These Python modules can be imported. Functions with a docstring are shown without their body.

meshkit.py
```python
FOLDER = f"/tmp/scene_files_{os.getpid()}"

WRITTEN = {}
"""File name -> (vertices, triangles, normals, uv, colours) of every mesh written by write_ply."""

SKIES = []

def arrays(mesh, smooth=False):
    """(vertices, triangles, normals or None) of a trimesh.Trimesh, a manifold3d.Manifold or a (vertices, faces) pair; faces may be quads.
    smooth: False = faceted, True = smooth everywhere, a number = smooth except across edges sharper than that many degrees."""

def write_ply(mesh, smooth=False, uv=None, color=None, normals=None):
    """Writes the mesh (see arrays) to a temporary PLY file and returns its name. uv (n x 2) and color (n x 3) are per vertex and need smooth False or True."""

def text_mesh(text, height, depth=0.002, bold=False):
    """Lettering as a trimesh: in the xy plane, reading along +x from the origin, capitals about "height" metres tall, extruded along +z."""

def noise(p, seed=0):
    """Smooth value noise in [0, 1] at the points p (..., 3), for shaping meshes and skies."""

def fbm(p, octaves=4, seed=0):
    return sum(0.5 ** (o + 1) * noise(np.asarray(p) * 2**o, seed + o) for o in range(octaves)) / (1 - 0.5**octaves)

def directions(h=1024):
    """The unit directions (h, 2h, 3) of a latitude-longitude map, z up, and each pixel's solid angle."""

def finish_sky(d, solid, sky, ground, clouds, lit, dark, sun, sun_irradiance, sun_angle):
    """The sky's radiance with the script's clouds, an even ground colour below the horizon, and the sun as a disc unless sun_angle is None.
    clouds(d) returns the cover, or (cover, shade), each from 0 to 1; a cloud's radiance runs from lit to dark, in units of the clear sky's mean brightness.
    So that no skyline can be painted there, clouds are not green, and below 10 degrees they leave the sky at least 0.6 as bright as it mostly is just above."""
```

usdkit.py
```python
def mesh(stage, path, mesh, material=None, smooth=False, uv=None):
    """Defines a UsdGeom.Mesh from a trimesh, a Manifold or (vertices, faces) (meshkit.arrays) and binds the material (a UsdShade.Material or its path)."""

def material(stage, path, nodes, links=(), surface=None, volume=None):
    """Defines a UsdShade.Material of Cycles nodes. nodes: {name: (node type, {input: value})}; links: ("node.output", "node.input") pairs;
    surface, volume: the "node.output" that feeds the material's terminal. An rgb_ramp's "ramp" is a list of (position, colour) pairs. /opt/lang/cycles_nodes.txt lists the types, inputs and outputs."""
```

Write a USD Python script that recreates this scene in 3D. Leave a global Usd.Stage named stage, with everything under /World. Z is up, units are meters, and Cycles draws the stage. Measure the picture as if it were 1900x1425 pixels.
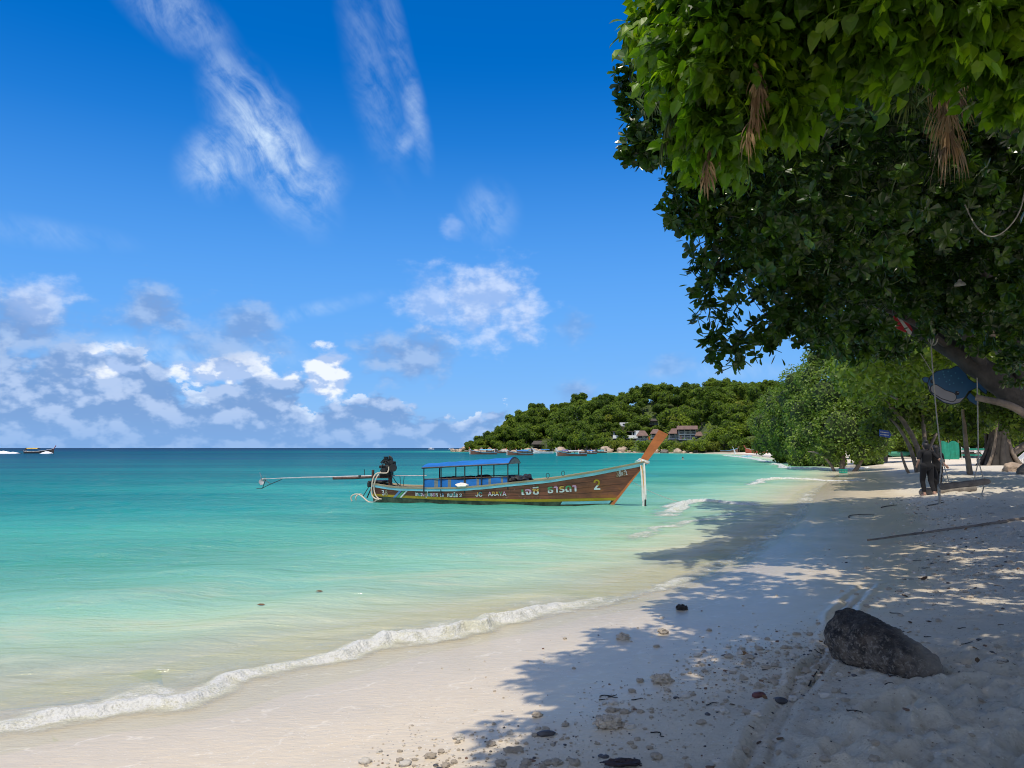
import math, json, numpy as np, trimesh, manifold3d, shapely
from shapely.geometry import Polygon, LineString
import usdkit, meshkit
from meshkit import noise, fbm
from pxr import Usd, UsdGeom, UsdLux, UsdShade, Gf, Sdf, Vt
from scipy.spatial import cKDTree

stage = Usd.Stage.CreateInMemory()
UsdGeom.SetStageUpAxis(stage, 'Z')
UsdGeom.SetStageMetersPerUnit(stage, 1.0)
UsdGeom.Xform.Define(stage, '/World')
UsdGeom.Scope.Define(stage, '/World/Looks')
R = np.random.default_rng(7)
PI = math.pi

# ------------------------------------------------------------------ camera
EYE, PITCH, FPX = np.array([0, 0, 1.75]), math.radians(4.75), 1427.0
EXPOSURE = -0.34
cam = UsdGeom.Camera.Define(stage, '/World/camera')
cam.CreateHorizontalApertureAttr(36.0)
cam.CreateVerticalApertureAttr(27.0)
cam.CreateFocalLengthAttr(36.0 * FPX / 1900)
cam.CreateClippingRangeAttr(Gf.Vec2f(0.05, 20000))
cam.CreateExposureAttr(EXPOSURE)
UsdGeom.Xformable(cam).AddTranslateOp().Set(Gf.Vec3d(*EYE))
UsdGeom.Xformable(cam).AddRotateXOp().Set(90 + math.degrees(PITCH))

# ------------------------------------------------------------------ node graphs
class Ref(str):
    g = None
    def _m(a, t, b=None, c=None):
        kw = {'math_type': t, 'value1': a}
        if b is not None: kw['value2'] = b
        if c is not None: kw['value3'] = c
        return a.g.add('math', 'value', **kw)
    def __add__(a, b): return a._m('add', b)
    def __radd__(a, b): return a._m('add', b)
    def __sub__(a, b): return a._m('subtract', b)
    def __rsub__(a, b): return a.g.add('math', 'value', math_type='subtract', value1=b, value2=a)
    def __mul__(a, b): return a._m('multiply', b)
    def __rmul__(a, b): return a._m('multiply', b)
    def __truediv__(a, b): return a._m('divide', b)
    def clip(a): return a.g.add('math', 'value', math_type='multiply', value1=a, value2=1.0, use_clamp=True)
    def f(a, t, b=None): return a._m(t, b)

class NG:
    def __init__(s): s.nodes, s.links = {}, []
    def add(s, kind, out, **kw):
        name, ins = f'n{len(s.nodes)}', {}
        for k, v in kw.items():
            if isinstance(v, Ref): s.links.append((str(v), f'{name}.{k}'))
            else: ins[k] = v
        s.nodes[name] = (kind, ins)
        r = Ref(f'{name}.{out}'); r.g = s
        return r
    def pos(s): return s.add('geometry', 'position')
    def objc(s): return s.add('texture_coordinate', 'object')
    def sep(s, v):
        a = s.add('separate_xyz', 'x', vector=v); n = a.split('.')[0]; o = [a]
        for c in 'yz':
            r = Ref(f'{n}.{c}'); r.g = s; o.append(r)
        return o
    def xyz(s, x, y, z): return s.add('combine_xyz', 'vector', x=x, y=y, z=z)
    def scale(s, v, sc, loc=(0, 0, 0), rot=(0, 0, 0)): return s.add('mapping', 'vector', vector=v, scale=sc, location=loc, rotation=rot)
    def noise(s, v, scale=1.0, detail=3.0, rough=.5, dist=0.0): return s.add('noise_texture', 'fac', vector=v, scale=scale, detail=detail, roughness=rough, distortion=dist)
    def vor(s, v, scale=1.0, feature='f1', out='distance', rnd=1.0): return s.add('voronoi_texture', out, vector=v, scale=scale, feature=feature, randomness=rnd)
    def ramp(s, fac, stops, interp=True): return s.add('rgb_ramp', 'color', fac=fac, ramp=stops, interpolate=interp)
    def mix(s, fac, a, b, mode='mix'): return s.add('mix_color', 'result', fac=fac, a=a, b=b, blend_type=mode)
    def smooth(s, v, a, b, lo=0.0, hi=1.0): return s.add('map_range', 'result', range_type='smoothstep', value=v, from_min=a, from_max=b, to_min=lo, to_max=hi, clamp=True)
    def lin(s, v, a, b, lo=0.0, hi=1.0): return s.add('map_range', 'result', range_type='linear', value=v, from_min=a, from_max=b, to_min=lo, to_max=hi, clamp=True)
    def attr(s, name): return s.add('attribute', 'fac', attribute=name)
    def bump(s, h, strength=.5, distance=.02, **kw): return s.add('bump', 'normal', height=h, strength=strength, distance=distance, **kw)
    def bsdf(s, **kw): return s.add('principled_bsdf', 'BSDF', **kw)
    def mixc(s, fac, a, b): return s.add('mix_closure', 'closure', fac=fac, closure1=a, closure2=b)
    def make(s, name, surface=None, volume=None):
        return usdkit.material(stage, '/World/Looks/' + name, s.nodes, s.links, surface=surface, volume=volume)

# ------------------------------------------------------------------ picture geometry (used to read off real positions)
def ray(u, v):
    x, y = (u - 950) / FPX, (712.5 - v) / FPX
    d = np.array([x, math.cos(PITCH) - y * math.sin(PITCH), math.sin(PITCH) + y * math.cos(PITCH)])
    return d
def at(u, v, d):
    """the point seen at pixel u, v that lies d metres ahead"""
    r = ray(u, v); return EYE + r * (d / r[1])
def on(u, v, z=0.0):
    r = ray(u, v); return EYE + r * ((z - EYE[2]) / r[2])
def azel(u, v):
    r = ray(u, v); return math.atan2(r[0], r[1]), math.atan2(r[2], math.hypot(r[0], r[1]))
def project(p):
    q = np.asarray(p, float) - EYE
    c, s_ = math.cos(PITCH), math.sin(PITCH)
    f = q[..., 1] * c + q[..., 2] * s_; up = -q[..., 1] * s_ + q[..., 2] * c
    f = np.where(f > .05, f, np.nan)
    return 950 + FPX * q[..., 0] / f, 712.5 - FPX * up / f, f

# ------------------------------------------------------------------ sky and sun
TO_SUN = np.array([-0.10, -0.38, 1.0]); TO_SUN /= np.linalg.norm(TO_SUN)
SUN_EL, SUN_ROT = math.asin(TO_SUN[2]), math.atan2(TO_SUN[0], TO_SUN[1])
SKY_STRENGTH, SUN_INTENSITY = 0.15, 1.25

def make_sky():
    g = NG()
    d = g.add('texture_coordinate', 'generated')
    x, y, z = g.sep(d)
    az = x.f('arctan2', y); el = z.f('arcsine')
    p = g.xyz(az, el, 0.0)
    sky = g.add('sky_texture', 'color', sky_type='single_scattering', sun_disc=False, sun_elevation=SUN_EL, sun_rotation=SUN_ROT, altitude=0.0,
                air_density=1.0, aerosol_density=0.25, ozone_density=3.0)
    sky = g.add('hsv', 'color', hue=0.512, saturation=1.5, value=1.42, fac=1.0, color=sky)
    sky = g.mix(g.smooth(el, .50, .03) * .82, sky, (1.05, 3.3, 7.7))
    warp = g.add('noise_texture', 'color', dimensions='2D', vector=p, scale=9.0, detail=2.0, roughness=.6)
    pw = g.add('vector_math', 'vector', math_type='multiply_add', vector1=warp, vector2=(.07, .045, 0), vector3=p)

    turned = {}
    def puff(u, v, ru, rv, rot=0.0, vec=pw):
        """distance from a spot of the sky, 1 at its rim"""
        a, e = azel(u, v)
        if vec is pw: a, e = a + .035, e + .0225
        if rot:
            if rot not in turned: turned[rot] = g.add('vector_rotate', 'vector', rotate_type='z_axis', vector=vec, angle=-rot)
            vec = turned[rot]; a, e = a * math.cos(rot) + e * math.sin(rot), -a * math.sin(rot) + e * math.cos(rot)
        sx, sy = FPX / ru, FPX / rv
        m = g.add('vector_math', 'vector', math_type='multiply_add', vector1=vec, vector2=(sx, sy, 0), vector3=(-a * sx, -e * sy, 0))
        return g.add('vector_math', 'value', math_type='length', vector1=m)
    def n2(vec, scale, detail, rough=.55): return g.add('noise_texture', 'fac', dimensions='2D', vector=vec, scale=scale, detail=detail, roughness=rough)
    # thin high cloud, combed into streaks
    pc = g.add('vector_math', 'vector', math_type='multiply_add', vector1=warp, vector2=(.045, .045, 0), vector3=p)
    fib = g.add('vector_rotate', 'vector', rotate_type='z_axis', vector=pc, angle=2.40)
    comb = n2(g.scale(fib, (34, 8, 1)), 1.0, 5.0, .62)
    fluff = n2(pc, 24.0, 5.0, .62)
    cir = None
    for (u, v, ru, rv, rot, k) in [(500, 270, 74, 165, .66, 1.0), (405, 300, 75, 60, .66, .75), (575, 355, 80, 50, .66, .6), (430, 160, 40, 105, .66, .5), (320, 20, 120, 52, -.45, .5), (768, 200, 24, 110, .26, .42), (735, 80, 26, 120, .26, .32), (752, 262, 26, 44, -.5, .34), (690, 130, 50, 190, .26, .26),
                                   (905, 395, 60, 60, .26, .34), (560, 580, 170, 16, .26, .34), (330, 655, 260, 30, .0, .5), (60, 430, 150, 26, .0, .22), (1330, 690, 160, 18, .0, .4)]:
        m = g.smooth(puff(u, v, ru, rv, rot, p), 1.25, .1) * k
        cir = m if cir is None else cir.f('maximum', m)
    veil = g.smooth(comb * .62 + fluff * .55, .36, .90)
    cirrus = (cir * veil * 1.15).clip()
    col = g.mix(cirrus, sky, (5.3, 6.7, 8.5))
    # cumulus: fields of noise, cut by a height that varies with direction, and by separate puffs
    n0 = n2(g.scale(p, (1, 1.55, 1)), 26.0, 6.0, .56)
    n1 = n2(g.scale(p, (1, 1.55, 1), loc=(.006, .022, 0)), 26.0, 3.0, .56)
    m0 = n2(g.scale(p, (1, 1.9, 1), loc=(3.1, 1.7, 0)), 11.0, 5.0)
    m1 = n2(g.scale(p, (1, 1.9, 1), loc=(3.106, 1.727, 0)), 11.0, 2.0)
    d0, d1 = n0 - n1, m0 - m1
    def layer(col, cover, diff, lit, dark, gain):
        return g.mix(cover, col, g.mix(g.smooth(diff * gain, -.30, .42), dark, lit))
    topn = n2(g.xyz(az, 0.3, 0.0), 7.0, 2.0, .5)
    top = g.lin(az, .12, -.50, .020, .118) + (topn - .5) * .10
    far_top = top * .8 - .012
    k0 = (n0 - .5) * -1.25
    c1 = g.smooth(far_top * 1.20 - el + (n0 - .5) * .15, .0, .012)
    heads = puff(595, 700, 60, 60).f('minimum', puff(440, 690, 95, 34)).f('minimum', puff(185, 690, 90, 55))
    c1b = g.smooth(heads + k0 + d1 * 1.5, .98, .55)
    col = layer(col, (c1 * .55).f('maximum', c1b * .88), d0, (8.3, 8.6, 9.1), (3.9, 5.1, 7.6), 4.0)
    # grey-blue bank
    c2 = g.smooth(top * .90 - el + (m0 - .5) * .15 + (n0 - .5) * .035, -.002, .016)
    col = layer(col, c2 * .93, d1 * .45 + d0 * .85 - .02, (3.7, 5.0, 7.5), (1.65, 3.05, 5.8), 2.7)
    # air low over the sea
    col = g.mix(g.smooth(el, .055, .0) * .6, col, (1.9, 3.75, 7.0))
    # separate low puffs, mostly in each other's shade
    kk = (n0 - .5) * -1.5 + (m0 - .5) * -.7
    for dark, puffs in ((1, [(35, 610, 120, 72, .92), (272, 585, 66, 52, .85), (440, 620, 80, 62, .72), (420, 580, 50, 22, .45), (762, 668, 88, 60, .85), (1050, 605, 52, 36, .42), (1070, 722, 52, 30, .62), (1240, 690, 50, 26, .4)]),
                        (0, [(895, 560, 105, 92, .80), (790, 560, 62, 66, .6), (60, 555, 60, 50, .6), (835, 425, 30, 26, .26)])):
        c = None
        for (u, v, ru, rv, k) in puffs:
            m = g.smooth(puff(u, v, ru, rv) + kk, 1.15, .25) * k
            c = m if c is None else c.f('maximum', m)
        lit, drk = ((3.2, 4.6, 7.2), (1.75, 3.05, 5.8)) if dark else ((5.6, 6.6, 8.6), (3.2, 4.6, 7.6))
        col = layer(col, c, d0 * .6 + d1 * .5, lit, drk, 3.0)
    fill_cloud = g.smooth(g.add('noise_texture', 'fac', vector=d, scale=2.4, detail=3.0, roughness=.6), .44, .62) * g.smooth(el, .60, .85).f('maximum', g.smooth(y, .25, -.15))  # cloud added overhead and behind, out of view, to whiten the light in the shade
    col = g.mix(fill_cloud * .85, col, (9.4, 9.2, 9.0))
    return g.make('sky_look', surface=g.add('background_shader', 'background', color=col, strength=SKY_STRENGTH))

dome = UsdLux.DomeLight.Define(stage, '/World/sky')
dome.CreateIntensityAttr(1.0)
UsdShade.MaterialBindingAPI.Apply(dome.GetPrim()).Bind(make_sky())
sun = UsdLux.DistantLight.Define(stage, '/World/sun')
sun.CreateIntensityAttr(SUN_INTENSITY)
sun.CreateNormalizeAttr(True)
sun.CreateAngleAttr(0.5)
sun.CreateColorAttr(Gf.Vec3f(1.0, .925, .80))
_z = TO_SUN; _x = np.cross([0, 1, 0], _z); _x /= np.linalg.norm(_x); _y = np.cross(_z, _x)
_m = Gf.Matrix4d(*_x, 0, *_y, 0, *_z, 0, 0, 0, 0, 1)
UsdGeom.Xformable(sun).AddTransformOp().Set(_m)

# ------------------------------------------------------------------ objects
_names = {}
def numbered(parent, name):
    k = _names.get((parent, name), 0); _names[(parent, name)] = k + 1
    return f'{parent}/{name}' if k == 0 else f'{parent}/{name}_{k:03d}'
def path_of(o): return str(o.GetPath()) if o is not None else '/World'
def tag(o, label=None, cat=None, group=None, kind=None):
    for k, v in (('label', label), ('category', cat), ('group', group), ('kind', kind)):
        if v: o.SetCustomDataByKey(k, v)
    return o
def obj(name, mesh, mat, parent=None, label=None, cat=None, group=None, kind=None, smooth=30, attrs=None):
    if isinstance(mesh, list): mesh = trimesh.util.concatenate(mesh)
    m = usdkit.mesh(stage, numbered(path_of(parent), name), mesh, mat, smooth=(True if attrs and smooth else smooth))
    for k, a in (attrs or {}).items():
        UsdGeom.PrimvarsAPI(m).CreatePrimvar(k, Sdf.ValueTypeNames.FloatArray, 'vertex').Set(Vt.FloatArray.FromNumpy(np.asarray(a, np.float32)))
    return tag(m.GetPrim(), label, cat, group, kind)
def thing(name, label, cat, loc=(0, 0, 0), rotz=0.0, group=None, scale=None, rot=None, kind=None):
    x = UsdGeom.Xform.Define(stage, numbered('/World', name))
    x.AddTranslateOp().Set(Gf.Vec3d(*map(float, loc)))
    if rot is not None: x.AddRotateXYZOp().Set(Gf.Vec3f(*map(float, np.degrees(rot))))
    elif rotz: x.AddRotateZOp().Set(math.degrees(rotz))
    if scale is not None: x.AddScaleOp().Set(Gf.Vec3f(*map(float, np.broadcast_to(scale, 3))))
    return tag(x.GetPrim(), label, cat, group, kind)
def proto(name):
    """a class prim to be referenced by copies"""
    return stage.CreateClassPrim('/World/_class_' + name)
def copy(p, name, label, cat, loc, rotz=0.0, scale=None, group=None, rot=None):
    o = thing(name, label, cat, loc, rotz, group, scale, rot)
    o.GetReferences().AddInternalReference(p.GetPath()); o.SetInstanceable(True)
    return o

# ------------------------------------------------------------------ shapes
def box(sx, sy, sz, c=(0, 0, 0), bev=0.0):
    m = trimesh.creation.box((sx, sy, sz))
    if bev:
        v = m.vertices; pts = np.vstack([v * (1 - 2 * bev / np.array([sx, sy, sz]) * e) for e in np.array([[0, 1, 1], [1, 0, 1], [1, 1, 0]])])
        m = trimesh.convex.convex_hull(pts)
    m.apply_translation(c); return m
def tube(pts, radii, n=8, cap=True):
    """a tube through points with a radius at each"""
    P = np.asarray(pts, float); k = len(P); rr = np.broadcast_to(np.asarray(radii, float), k)
    t = np.gradient(P, axis=0); t /= np.linalg.norm(t, axis=1, keepdims=True) + 1e-12
    ref = np.array([0, 0, 1.0]) if abs(t[0][2]) < .9 else np.array([1.0, 0, 0])
    a = np.cross(t[0], ref); a /= np.linalg.norm(a); A = []
    for i in range(k):
        a = a - t[i] * (a @ t[i]); a /= np.linalg.norm(a) + 1e-12; A.append(a)
    A = np.array(A); B = np.cross(t, A)
    th = np.arange(n) / n * 2 * PI
    V = (P[:, None] + rr[:, None, None] * (np.cos(th)[None, :, None] * A[:, None] + np.sin(th)[None, :, None] * B[:, None])).reshape(-1, 3)
    F = []
    i, j = np.meshgrid(np.arange(k - 1), np.arange(n), indexing='ij'); i, j = i.ravel(), j.ravel(); j2 = (j + 1) % n
    F = np.vstack([np.stack([i * n + j, i * n + j2, (i + 1) * n + j2], 1), np.stack([i * n + j, (i + 1) * n + j2, (i + 1) * n + j], 1)])
    if cap:
        V = np.vstack([V, P[0], P[-1]]); c0, c1 = len(V) - 2, len(V) - 1; q = np.arange(n); q2 = (q + 1) % n
        F = np.vstack([F, np.stack([np.full(n, c0), q2, q], 1), np.stack([np.full(n, c1), (k - 1) * n + q, (k - 1) * n + q2], 1)])
    return trimesh.Trimesh(V, F[:, ::-1], process=False)
def bez(*P, n=12):
    """a smooth curve through points (Catmull-Rom)"""
    P = np.asarray(P, float)
    from scipy.interpolate import CubicSpline
    s = np.r_[0, np.cumsum(np.linalg.norm(np.diff(P, axis=0), axis=1) + 1e-9)]
    return CubicSpline(s, P)(np.linspace(0, s[-1], n)) if len(P) > 2 else P[0] + np.linspace(0, 1, n)[:, None] * (P[1] - P[0])
def gridmesh(V):
    """V: (n, m, 3) -> mesh"""
    n, m = V.shape[:2]; i = np.arange(n * m).reshape(n, m)
    a, b, c, d = i[:-1, :-1].ravel(), i[1:, :-1].ravel(), i[1:, 1:].ravel(), i[:-1, 1:].ravel()
    return trimesh.Trimesh(V.reshape(-1, 3), np.vstack([np.stack([a, b, c], 1), np.stack([a, c, d], 1)]), process=False)
def ball(r, c=(0, 0, 0), sub=1, sc=(1, 1, 1)):
    m = trimesh.creation.icosphere(sub, r); m.apply_scale(sc); m.apply_translation(c); return m
def cyl(r, h, c=(0, 0, 0), n=12, axis='z'):
    m = trimesh.creation.cylinder(r, h, sections=n)
    if axis == 'x': m.apply_transform(trimesh.transformations.rotation_matrix(PI / 2, [0, 1, 0]))
    if axis == 'y': m.apply_transform(trimesh.transformations.rotation_matrix(PI / 2, [1, 0, 0]))
    m.apply_translation(c); return m
def lump(r, seed, sub=3, amp=.35, freq=1.5, sc=(1, 1, 1)):
    m = trimesh.creation.icosphere(sub, 1.0); v = m.vertices
    k = 1 + amp * (fbm(v * freq + seed * 7.3, 4, seed) - .5) * 2
    m.vertices = v * k[:, None] * r * np.array(sc); return m
def rotm(m, ang, axis, pt=(0, 0, 0)):
    m = m.copy(); m.apply_transform(trimesh.transformations.rotation_matrix(ang, axis, pt)); return m
def moved(m, t):
    m = m.copy(); m.apply_translation(t); return m

# ------------------------------------------------------------------ plain looks
def plain(name, col, rough=.6, var=.25, scale=6.0, bump=.15, metal=0.0, spec=.5, bscale=None, dist=.01):
    g = NG(); o = g.objc()
    n = g.noise(o, scale, 5.0, .6)
    c = g.mix(g.smooth(n, .3, .7), tuple(np.array(col) * (1 - var)), tuple(np.array(col) * (1 + var * .6)))
    kw = dict(base_color=c, roughness=rough, metallic=metal, specular_ior_level=spec)
    if bump: kw['normal'] = g.bump(g.noise(o, bscale or scale * 6, 4.0, .6), bump, dist)
    return g.make(name, surface=g.bsdf(**kw))
# ================================================================== the setting: ground, sea
SHORE = np.array([(-400, -160), (-40, -12), (-9, 2.6), (-6.2, 4.1), (-3.7, 5.15), (-2.7, 5.6), (-1.5, 6.6), (-.15, 8.0), (1.75, 9.6), (3.3, 11.8), (5.0, 15), (7.6, 20.5), (11.2, 29), (15.2, 37.5), (22, 52), (29, 66), (33, 83), (39, 108), (49, 150), (60, 205),
                  (63, 232), (58, 247), (46, 262), (30, 300), (5, 326), (-14, 334), (-22, 340), (-20, 362), (10, 420), (80, 620), (500, 1400)], float)
_seg = np.linalg.norm(np.diff(SHORE, axis=0), axis=1)
from scipy.interpolate import PchipInterpolator
_t = np.r_[0, np.cumsum(_seg)]
_tt = np.unique(np.r_[np.linspace(0, _t[-1], 9000), np.linspace(_t[2], _t[15], 4000)])
SH = np.stack([PchipInterpolator(_t, SHORE[:, 0])(_tt), PchipInterpolator(_t, SHORE[:, 1])(_tt)], 1)
_tree = cKDTree(SH)
LAND = Polygon(np.vstack([SH, [(3000, 1400), (3000, -2500), (-400, -2500)]]))
def shore(x, y):
    x, y = np.asarray(x, float), np.asarray(y, float)
    d = _tree.query(np.stack([x.ravel(), y.ravel()], 1))[0].reshape(x.shape)
    return np.where(shapely.contains_xy(LAND, x, y), d, -d)
TRACK = np.array([on(u, v, .25)[:2] for u, v in [(1395, 1425), (1440, 1330), (1478, 1262), (1528, 1200), (1556, 1130), (1592, 1078), (1650, 1040), (1720, 1020)]])
TRACK = bez(*np.c_[TRACK, np.zeros(len(TRACK))], n=120)[:, :2]
_trk = cKDTree(TRACK)
_fr = np.random.default_rng(3)
FEET = np.stack([_fr.uniform(.5, 9, 900), _fr.uniform(2.5, 16, 900), _fr.uniform(.09, .17, 900), _fr.uniform(.015, .05, 900), _fr.uniform(0, PI, 900)], 1)
def ground(x, y, fine=True):
    """height of the sand or sea bed; also the distance to the water's edge"""
    x, y = np.asarray(x, float), np.asarray(y, float)
    s = shore(x, y)
    z = np.where(s > 0, np.interp(s, [0, 2, 3.2, 4.2, 7, 12, 30, 80], [0, .095, .19, .275, .39, .52, .9, 1.8]), -np.interp(-s, [0, 3, 8, 18, 40, 90, 250], [0, .16, .42, .8, 1.3, 2.2, 7]))
    q = np.stack([x, y, 0 * x], -1)
    z = z + (fbm(q * .35, 3, 5) - .5) * .10 * np.clip(s / 3, 0, 1) + (fbm(q * .8, 2, 9) - .5) * .02 * np.clip((s + 2) / 3, 0, 1)
    if fine:
        r = np.hypot(x, y); m = (r < 60) & (s > 0)
        xs, ys, ss, qs = x[m], y[m], s[m], q[m]
        dry = np.clip((ss - 3.3 + (fbm(qs * 1.2, 2, 2) - .5) * 1.6) / 1.2, 0, 1)
        a = (fbm(qs * np.array([3.6, 3.6, 1]), 4, 11) - .5) * .085 + (.5 - np.abs(fbm(qs * 6.5, 4, 12) - .5) * 2.2) * .034 + (fbm(qs * 15, 3, 14) - .5) * .030 + (.5 - np.abs(fbm(qs * 24, 2, 15) - .5) * 2) * .012
        pits = np.zeros(len(xs))
        for fx, fy, fw, fd, fa in FEET:
            k = np.where((np.abs(xs - fx) < .45) & (np.abs(ys - fy) < .45))[0]
            if len(k):
                dx, dy = xs[k] - fx, ys[k] - fy; u_ = (dx * math.cos(fa) + dy * math.sin(fa)) / (fw * 1.5); w_ = (-dx * math.sin(fa) + dy * math.cos(fa)) / (fw * .75); e = u_ * u_ + w_ * w_
                pits[k] += fd * (-np.exp(-e * 1.6) + .55 * np.exp(-(np.sqrt(e) - 1.25) ** 2 * 6))
        dt = _trk.query(np.stack([xs, ys], 1))[0]
        dt = dt + (fbm(qs * 4, 3, 77) - .5) * .10; groove = (-.028 * np.exp(-((dt - .055) / .03) ** 2) + .020 * np.exp(-((dt - .12) / .04) ** 2)) * (.4 + 1.1 * fbm(qs * 1.8, 2, 78))
        near = np.clip(dt / .22, 0, 1)
        z[m] += dry * (a * 1.6 + pits * 1.5) * near + groove * np.clip((ss - 1.6) / 1.0, 0, 1) * (ys < 9.5) + (fbm(qs * np.array([5, 5, 1]), 3, 21) - .5) * .008 * np.clip(ss / 1.5, 0, 1)
    return z, s
_gt = None
def gz(x, y):
    """height of the sand as it was meshed"""
    d, i = _gt.query(np.stack([np.atleast_1d(x), np.atleast_1d(y)], 1), k=3); w = 1 / (d + 1e-5); z = (_gz[i] * w).sum(1) / w.sum(1)
    return float(z[0]) if np.ndim(x) == 0 else z

def polar(rings, fine_step, span, coarse_step):
    a = np.radians(np.r_[np.arange(-span, span, fine_step), np.arange(span, 360 - span + 1e-6, coarse_step)])
    if abs(a[-1] - a[0] - 2 * PI) > 1e-9: a = np.r_[a, a[0] + 2 * PI]
    Rr, A = np.meshgrid(rings, a, indexing='ij')
    return Rr * np.sin(A), Rr * np.cos(A)
def rings_of(*parts):
    out = [parts[0][0]]
    for r0, r1, g_ in parts:
        while out[-1] < r1: out.append(out[-1] * (1 + g_))
    return np.array(out)

def sand_material():
    g = NG(); P = g.pos()
    s = g.attr('shore')
    n1 = g.noise(P, .9, 4.0); n2 = g.noise(P, 7.0, 5.0, .62); n3 = g.noise(P, 120.0, 3.0, .7); n4 = g.noise(P, 420.0, 2.0, .7)
    x, y, z = g.sep(P)
    wet = g.smooth(s + (n1 - .5) * 1.9 + (n2 - .5) * .5, 4.1, 2.3)
    soaked = g.smooth(s + (n1 - .5) * 1.4, 1.9, .3)
    dry_c = g.mix(n2, (.60, .54, .435), (.74, .68, .565))
    dry_c = g.mix(g.smooth(n3, .60, .75) * .35, dry_c, (.42, .36, .30))
    wet_c = g.mix(n2, (.585, .482, .335), (.685, .582, .43))
    wet_c = g.mix(soaked, wet_c, (.53, .45, .325))
    dry_c = g.mix(g.smooth(g.noise(P, 26.0, 4.0, .7), .50, .66) * .30, dry_c, (.36, .30, .235))
    c = g.mix(wet, dry_c, wet_c)
    # fine dark and pale grains
    v1 = g.vor(P, 62.0, out='color'); sx, _, _ = g.sep(v1)
    vd = g.vor(P, 62.0)
    grain = g.smooth(sx, .90, .93) * g.smooth(vd, .40, .22) * g.smooth(g.noise(P, 2.2, 3.0), .46, .62) * g.smooth(s, .8, 2.2)
    c = g.mix(grain * .75, c, (.13, .10, .075))
    pale = g.smooth(sx, .10, .07) * g.smooth(vd, .42, .25) * g.smooth(s, .6, 2.0)
    c = g.mix(pale * .6, c, (.80, .77, .70))
    # washed lines left by the last waves
    ln = g.noise(g.scale(P, (1.0, 1.0, 1.0)), 1.1, 4.0, .6)
    wv = (s * 1.9 + ln * 3.2).f('fraction')
    line = g.smooth(wv, .46, .5) * g.smooth(wv, .56, .5) * g.smooth(n2, .42, .6) * g.smooth(s, 3.0, 1.6) * g.smooth(s, .0, .5)
    c = g.mix(line * .5, c, (.80, .72, .58))
    far = g.smooth(g.add('vector_math', 'value', math_type='length', vector1=P), 55.0, 90.0)
    c = g.mix(far, c, (.72, .63, .51))
    # gleam of the wet sheet
    rough = g.mix(wet, (.92, .92, .92), (.30, .30, .30))
    rough = g.mix(soaked, rough, (.15, .15, .15))
    rough = g.mix(g.smooth(s, .0, -.3), rough, (.95, .95, .95))
    rx, _, _ = g.sep(rough)
    hb = n3 * .55 + n4 * .35 + n2 * .6 + g.noise(P, 34.0, 4.0, .7) * 1.3
    hw = g.noise(g.scale(P, (1, 2.6, 1)), 9.0, 4.0, .6) * .9 + n3 * .12
    hx = hb * (1.0 - wet) * 1.0 + hw * wet * .35
    nrm = g.bump(hx, .85, .034)
    sp = (wet * .40) + .12
    return g.make('sand_look', surface=g.bsdf(base_color=c, roughness=rx, normal=nrm, specular_ior_level=sp))

SAND = sand_material()
x, y = polar(rings_of((.4, 2.2, .2), (2.2, 3.3, .05), (3.3, 11, .0045), (11, 40, .009), (40, 700, .02), (700, 3000, .2)), .17, 40, 6.0)
z, s = ground(x, y)
_gt, _gz = cKDTree(np.stack([x.ravel(), y.ravel()], 1)), z.ravel()
g_ = gridmesh(np.stack([x, y, z], -1))
obj('beach_sand', g_, SAND, kind='structure', smooth=True, attrs={'shore': s.ravel()})

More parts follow.
